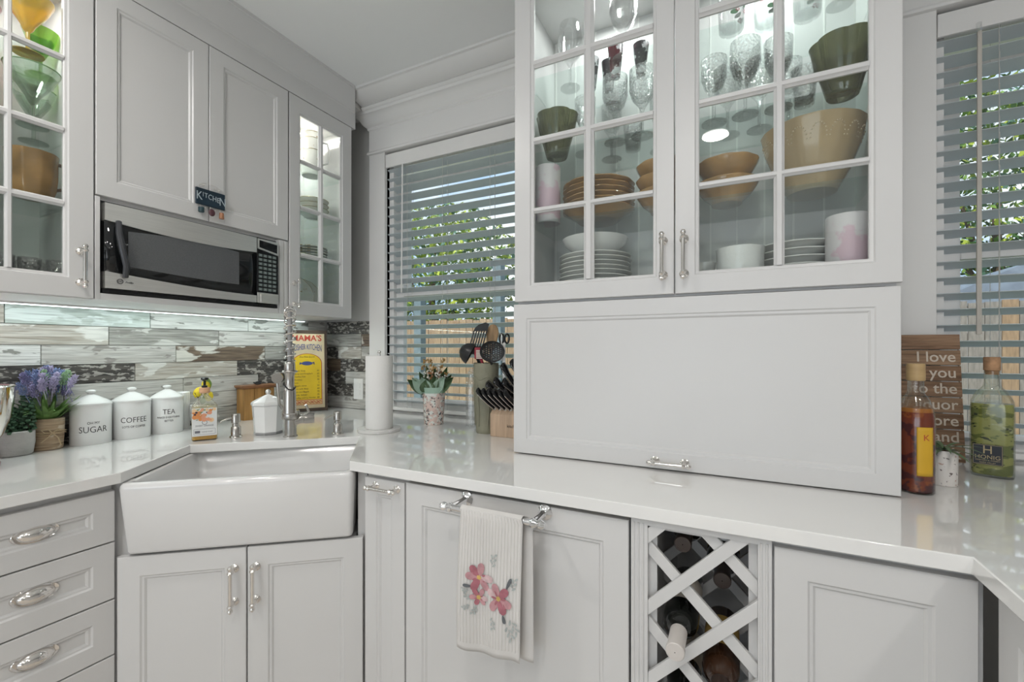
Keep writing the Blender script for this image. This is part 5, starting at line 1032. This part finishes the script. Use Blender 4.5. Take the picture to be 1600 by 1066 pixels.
# ================================================================== CONTENTS OF THE LEFT GLASS CABINET
Z1, Z2, Z3 = 1.7205, 1.9355, 2.1505
def tint(nm, c): return thin_glass(nm, c, .03, 1.5, solid=.3)
GRT = tint('green_tint', (.88, .95, .89)); MGT = tint('lime_glass', (.52, .75, .25)); YLT = mat('yellow_glass', (.80, .56, .06), .1, trans=.5, coat=.5); PKT = tint('pink_glass', (.92, .66, .70))
def cg(nm, me_, m, x, y, z, lb, grp='coloured margarita glasses', cat='glass', rim=None):
    t = thing(nm, lb, cat, (x, y, z+.0002), 0, grp); obj('glass', me_, m, t)
    if rim: R_, h = rim[0], rim[1]; obj('rim', B().tube([(R_*math.cos(a), R_*math.sin(a), h) for a in [2*PI*k/36 for k in range(37)]], .0016, 6), rim[2], t)
GR = mat('rim_green', (.20, .36, .16), .2, coat=.5)
cg('margarita_glass', coupe(.062, .175), GRT, -1.905, .555, Z2, 'large green-rimmed margarita glass on the second shelf, front', rim=(.062, .174, GR)); cg('margarita_glass', coupe(.055, .17), GRT, -2.05, .60, Z2, 'green-rimmed margarita glass on the second shelf, behind at the right', rim=(.055, .169, GR)); cg('margarita_glass', coupe(.055, .17), GRT, -2.02, .45, Z2, 'green-rimmed margarita glass on the second shelf, behind at the left', rim=(.055, .169, GR))
cg('margarita_glass', coupe(.058, .17), YLT, -1.905, .545, Z3, 'yellow and orange margarita glass on the top shelf, front'); cg('margarita_glass', coupe(.045, .15), MGT, -2.03, .61, Z3, 'lime green margarita glass on the top shelf at the right'); cg('margarita_glass', coupe(.055, .16), PKT, -2.04, .47, Z3, 'pale pink margarita glass on the top shelf at the left')
t = thing('amber_pitcher', 'honey-amber ceramic pitcher on the third shelf of the left cabinet', 'pitcher', (-1.925, .560, Z1+.0002))
obj('body', B().lathe([(.040, 0), (.044, .004), (.052, .03), (.056, .07), (.057, .115), (.059, .14), (.056, .141), (.053, .12), (.05, .03), (.001, .01)], 48, mod=lambda a, q: .025*math.cos(10*a)*(1-q)), AMBER, t)
obj('handle', B().tube([(0, .054, .125), (.0, .082, .125), (0, .092, .09), (0, .084, .055), (0, .05, .04)], [.006, .006, .006, .006, .005], 10), mat('handle_brown', (.20, .12, .08), .3, coat=.4, var=.3), t)
for k, (x, y) in enumerate(((-1.90, .49), (-1.91, .55), (-1.90, .61), (-2.0, .52), (-2.0, .59))):
    tag(obj('cut_glass_tumbler', tumbler(.022, .027, .10), CRYSTAL, loc=(x, y, 1.4355)), 'cut crystal tumbler on the cabinet floor left of the microwave, %s' % ('front left', 'front middle', 'front right', 'back left', 'back right')[k], 'glass', 'crystal tumblers on the cabinet floor')
# ================================================================== CONTENTS OF THE CORNER GLASS CABINET
CHN = spot_mat('floral_china', (.70, .69, .65), [((.34, .24, .12), .64, 34), ((.30, .36, .22), .66, 40)], rnd=False, rough=.15); GOLD = mat('gold_trim', (.55, .42, .20), .25, .8)
t = thing('china_pitcher', 'white china pitcher with gold trim on the top shelf of the corner cabinet', 'pitcher', (-1.945, 1.585, Z3+.0002))
obj('body', B().lathe([(.045, 0), (.05, .004), (.056, .05), (.052, .12), (.050, .19), (.054, .215), (.051, .215), (.046, .18), (.001, .01)], 40), CHN, t)
b = B()
for r, z in ((.0545, .215), (.0535, .125), (.051, .185)): b.tube([(r*math.cos(a), r*math.sin(a), z) for a in [2*PI*k/36 for k in range(37)]], .0014, 5)
obj('gold_band', b, GOLD, t); obj('handle', B().tube([(.02, .045, .19), (.025, .078, .195), (.03, .088, .15), (.025, .078, .09), (.015, .048, .07)], .0055, 10), BONE, t)
for k in range(3):
    t = thing('china_bowl', 'gold-rimmed china bowl in the corner cabinet, %s of three' % ('lowest', 'middle', 'upper')[k], 'bowl', (-1.97, 1.50+.06*(k == 2), Z2+.0002+.026*k), 0, 'gold-rimmed bowls'); t.location = (-1.955, 1.60, Z2+.0002+.024*k)
    obj('body', B().lathe([(.03, 0), (.034, .002), (.07, .03), (.078, .045), (.075, .045), (.03, .006), (.001, .005)], 40), CHN, t); obj('gold_band', B().tube([(.078*math.cos(a), .078*math.sin(a), .045) for a in [2*PI*j/36 for j in range(37)]], .0013, 5), GOLD, t)
me = mesh_of('china_plate', pl_b(.088, .014), CHN)
for k in range(4): tag(obj('china_plate', me, None, loc=(-1.955, 1.58, Z1+.0002+.014*k)), 'floral china plate lying on the third shelf of the corner cabinet, %s of four' % ('bottom', 'second', 'third', 'top')[k], 'plate', 'flat china plates')
for k, (y, x) in enumerate(((1.505, -1.96), (1.605, -2.02))):
    t = thing('display_plate', 'china plate standing upright on the floor of the corner cabinet, %s' % ('left one', 'right one')[k], 'plate', (x, y, 1.4355+.098), 0, 'upright china plates'); t.rotation_euler = (0, math.radians(72), 0)
    obj('plate', pl_b(.095, .014, bowl_mod(12, .02), 72), CHN, t); obj('gold_band', B().tube([(.093*(1+.02*math.cos(12*a))*math.cos(a), .093*(1+.02*math.cos(12*a))*math.sin(a), .017) for a in [2*PI*j/72 for j in range(73)]], .0014, 5), GOLD, t)
# ================================================================== OUTSIDE
struct('ground', B().box(-30, 30, 2.06, 30, -.6, -.55), mat('lawn', (.16, .22, .08), .9, var=.3, vscale=3))
fn_ = thing('board_fence', 'brown vertical-board garden fence beyond the windows', 'fence', (0, 7.0, 0))
PL = [mat('fence_board_%s' % n, c, .85, bump=.3, bscale=20, stretch=(6, 6, 1), var=.2) for n, c in (('tan', (.33, .22, .135)), ('grey', (.25, .22, .195)), ('ochre', (.38, .26, .16)))]
pm = [mesh_of('plank', B().box(-.068, .068, 0, .02, -.55, 1.80), m) for m in PL]
x = -13.0; k = 0
while x < 9.5:
    obj('plank', random.choice(pm[::2] if x < -2 else pm[1:2]+pm[:1]*(random.random() < .3)), None, fn_, loc=(x, random.uniform(-.006, .006), random.uniform(-.02, .02))); x += .144
obj('rail', B().box(-13, 9.5, .02, .06, .2, .29).box(-13, 9.5, .02, .06, 1.35, 1.44), PL[1], fn_)
for k, x in enumerate((-3.9, -2.65)):
    tag(obj('patio_post', B().box(x-.06, x+.06, 4.9, 5.02, -.55, 2.4 if k else 2.0), mat('post_paint', (.17, .22, .24), .6, var=.1), bev=.005), ['slim grey-blue patio post outside the left window, on the left', 'slim grey-blue patio post outside the left window, behind the spatula'][k], 'post', 'patio posts')
LEAF = [mat('leaf_%s' % n, c, .5, var=.25, vscale=1.5) for n, c in (('dark', (.06, .13, .03)), ('mid', (.16, .28, .05)), ('bright', (.42, .50, .06)), ('blue', (.10, .20, .14)))]
def tree(label, cx, cy, cz, r, h, n, mi, seed):
    rnd = random.Random(seed); t = thing('leafy_tree', label, 'tree', (cx, cy, -.55), 0, 'trees beyond the fence')
    b = B()
    for i in range(n):
        while True:
            p = Vector((rnd.uniform(-1, 1), rnd.uniform(-1, 1), rnd.uniform(-1, 1)))
            if .35 < p.length < 1: break
        c = Vector((p.x*r, p.y*r*.6, cz+.55+p.z*h)); s = rnd.uniform(.05, .12)
        d1 = Vector((rnd.uniform(-1, 1), rnd.uniform(-1, 1), rnd.uniform(-1, 1))).normalized(); d2 = d1.cross(Vector((rnd.uniform(-1, 1), rnd.uniform(-1, 1), 1))).normalized()
        b.m = rnd.choice(mi); b.add([c-d1*s, c+d2*s*.45, c+d1*s, c-d2*s*.45], [(0, 1, 2, 3)])
    obj('foliage', b, LEAF, t, kind='stuff')
    tb = B(); tb.tube([(0, 0, 0), (.05, 0, cz*.5+.2), (-.03, 0, cz+.4)], [.16, .11, .05], 8)
    for a in range(5): tb.tube([(0, 0, cz*.5+.2), (math.cos(a*1.3)*r*.5, math.sin(a*1.3)*r*.3, cz+.5+.15*a)], [.06, .02], 6)
    obj('trunk', tb, mat('bark', (.14, .10, .07), .9, var=.2), t)
tree('broad tree with bright yellow-green leaves outside the left window', -6.4, 8.6, 3.0, 2.3, 1.7, 6000, (1, 2, 2, 3), 1)
tree('darker green tree left of the yellow-green one outside the left window', -11.2, 9.6, 3.6, 2.3, 2.2, 5000, (0, 1, 3), 2)
tree('tall dark tree outside between the two windows', -1.6, 11.0, 4.6, 2.3, 2.6, 5000, (0, 1, 1, 3), 3)
tree('tree with sunlit leaves outside the right window', 4.6, 11.8, 4.4, 2.4, 2.4, 6500, (0, 1, 2, 3), 4)
tree('tree with loose leaves at the far right outside the right window', 9.6, 11.5, 4.6, 2.4, 2.6, 4000, (1, 2, 3), 5)
sh = thing('garden_shed', 'grey gabled shed roof showing above the fence outside the right window', 'shed', (3.5, 8.4, -.55))
obj('wall', B().box(-.9, .9, 0, 1.6, 0, 2.45), mat('shed_wall', (.5, .5, .5), .8, var=.1), sh)
obj('roof', B().prism([(-1.1, 2.4), (1.1, 2.4), (0, 2.95)], 1, -.15, 1.7), mat('shed_roof', (.22, .26, .32), .7, var=.15), sh)
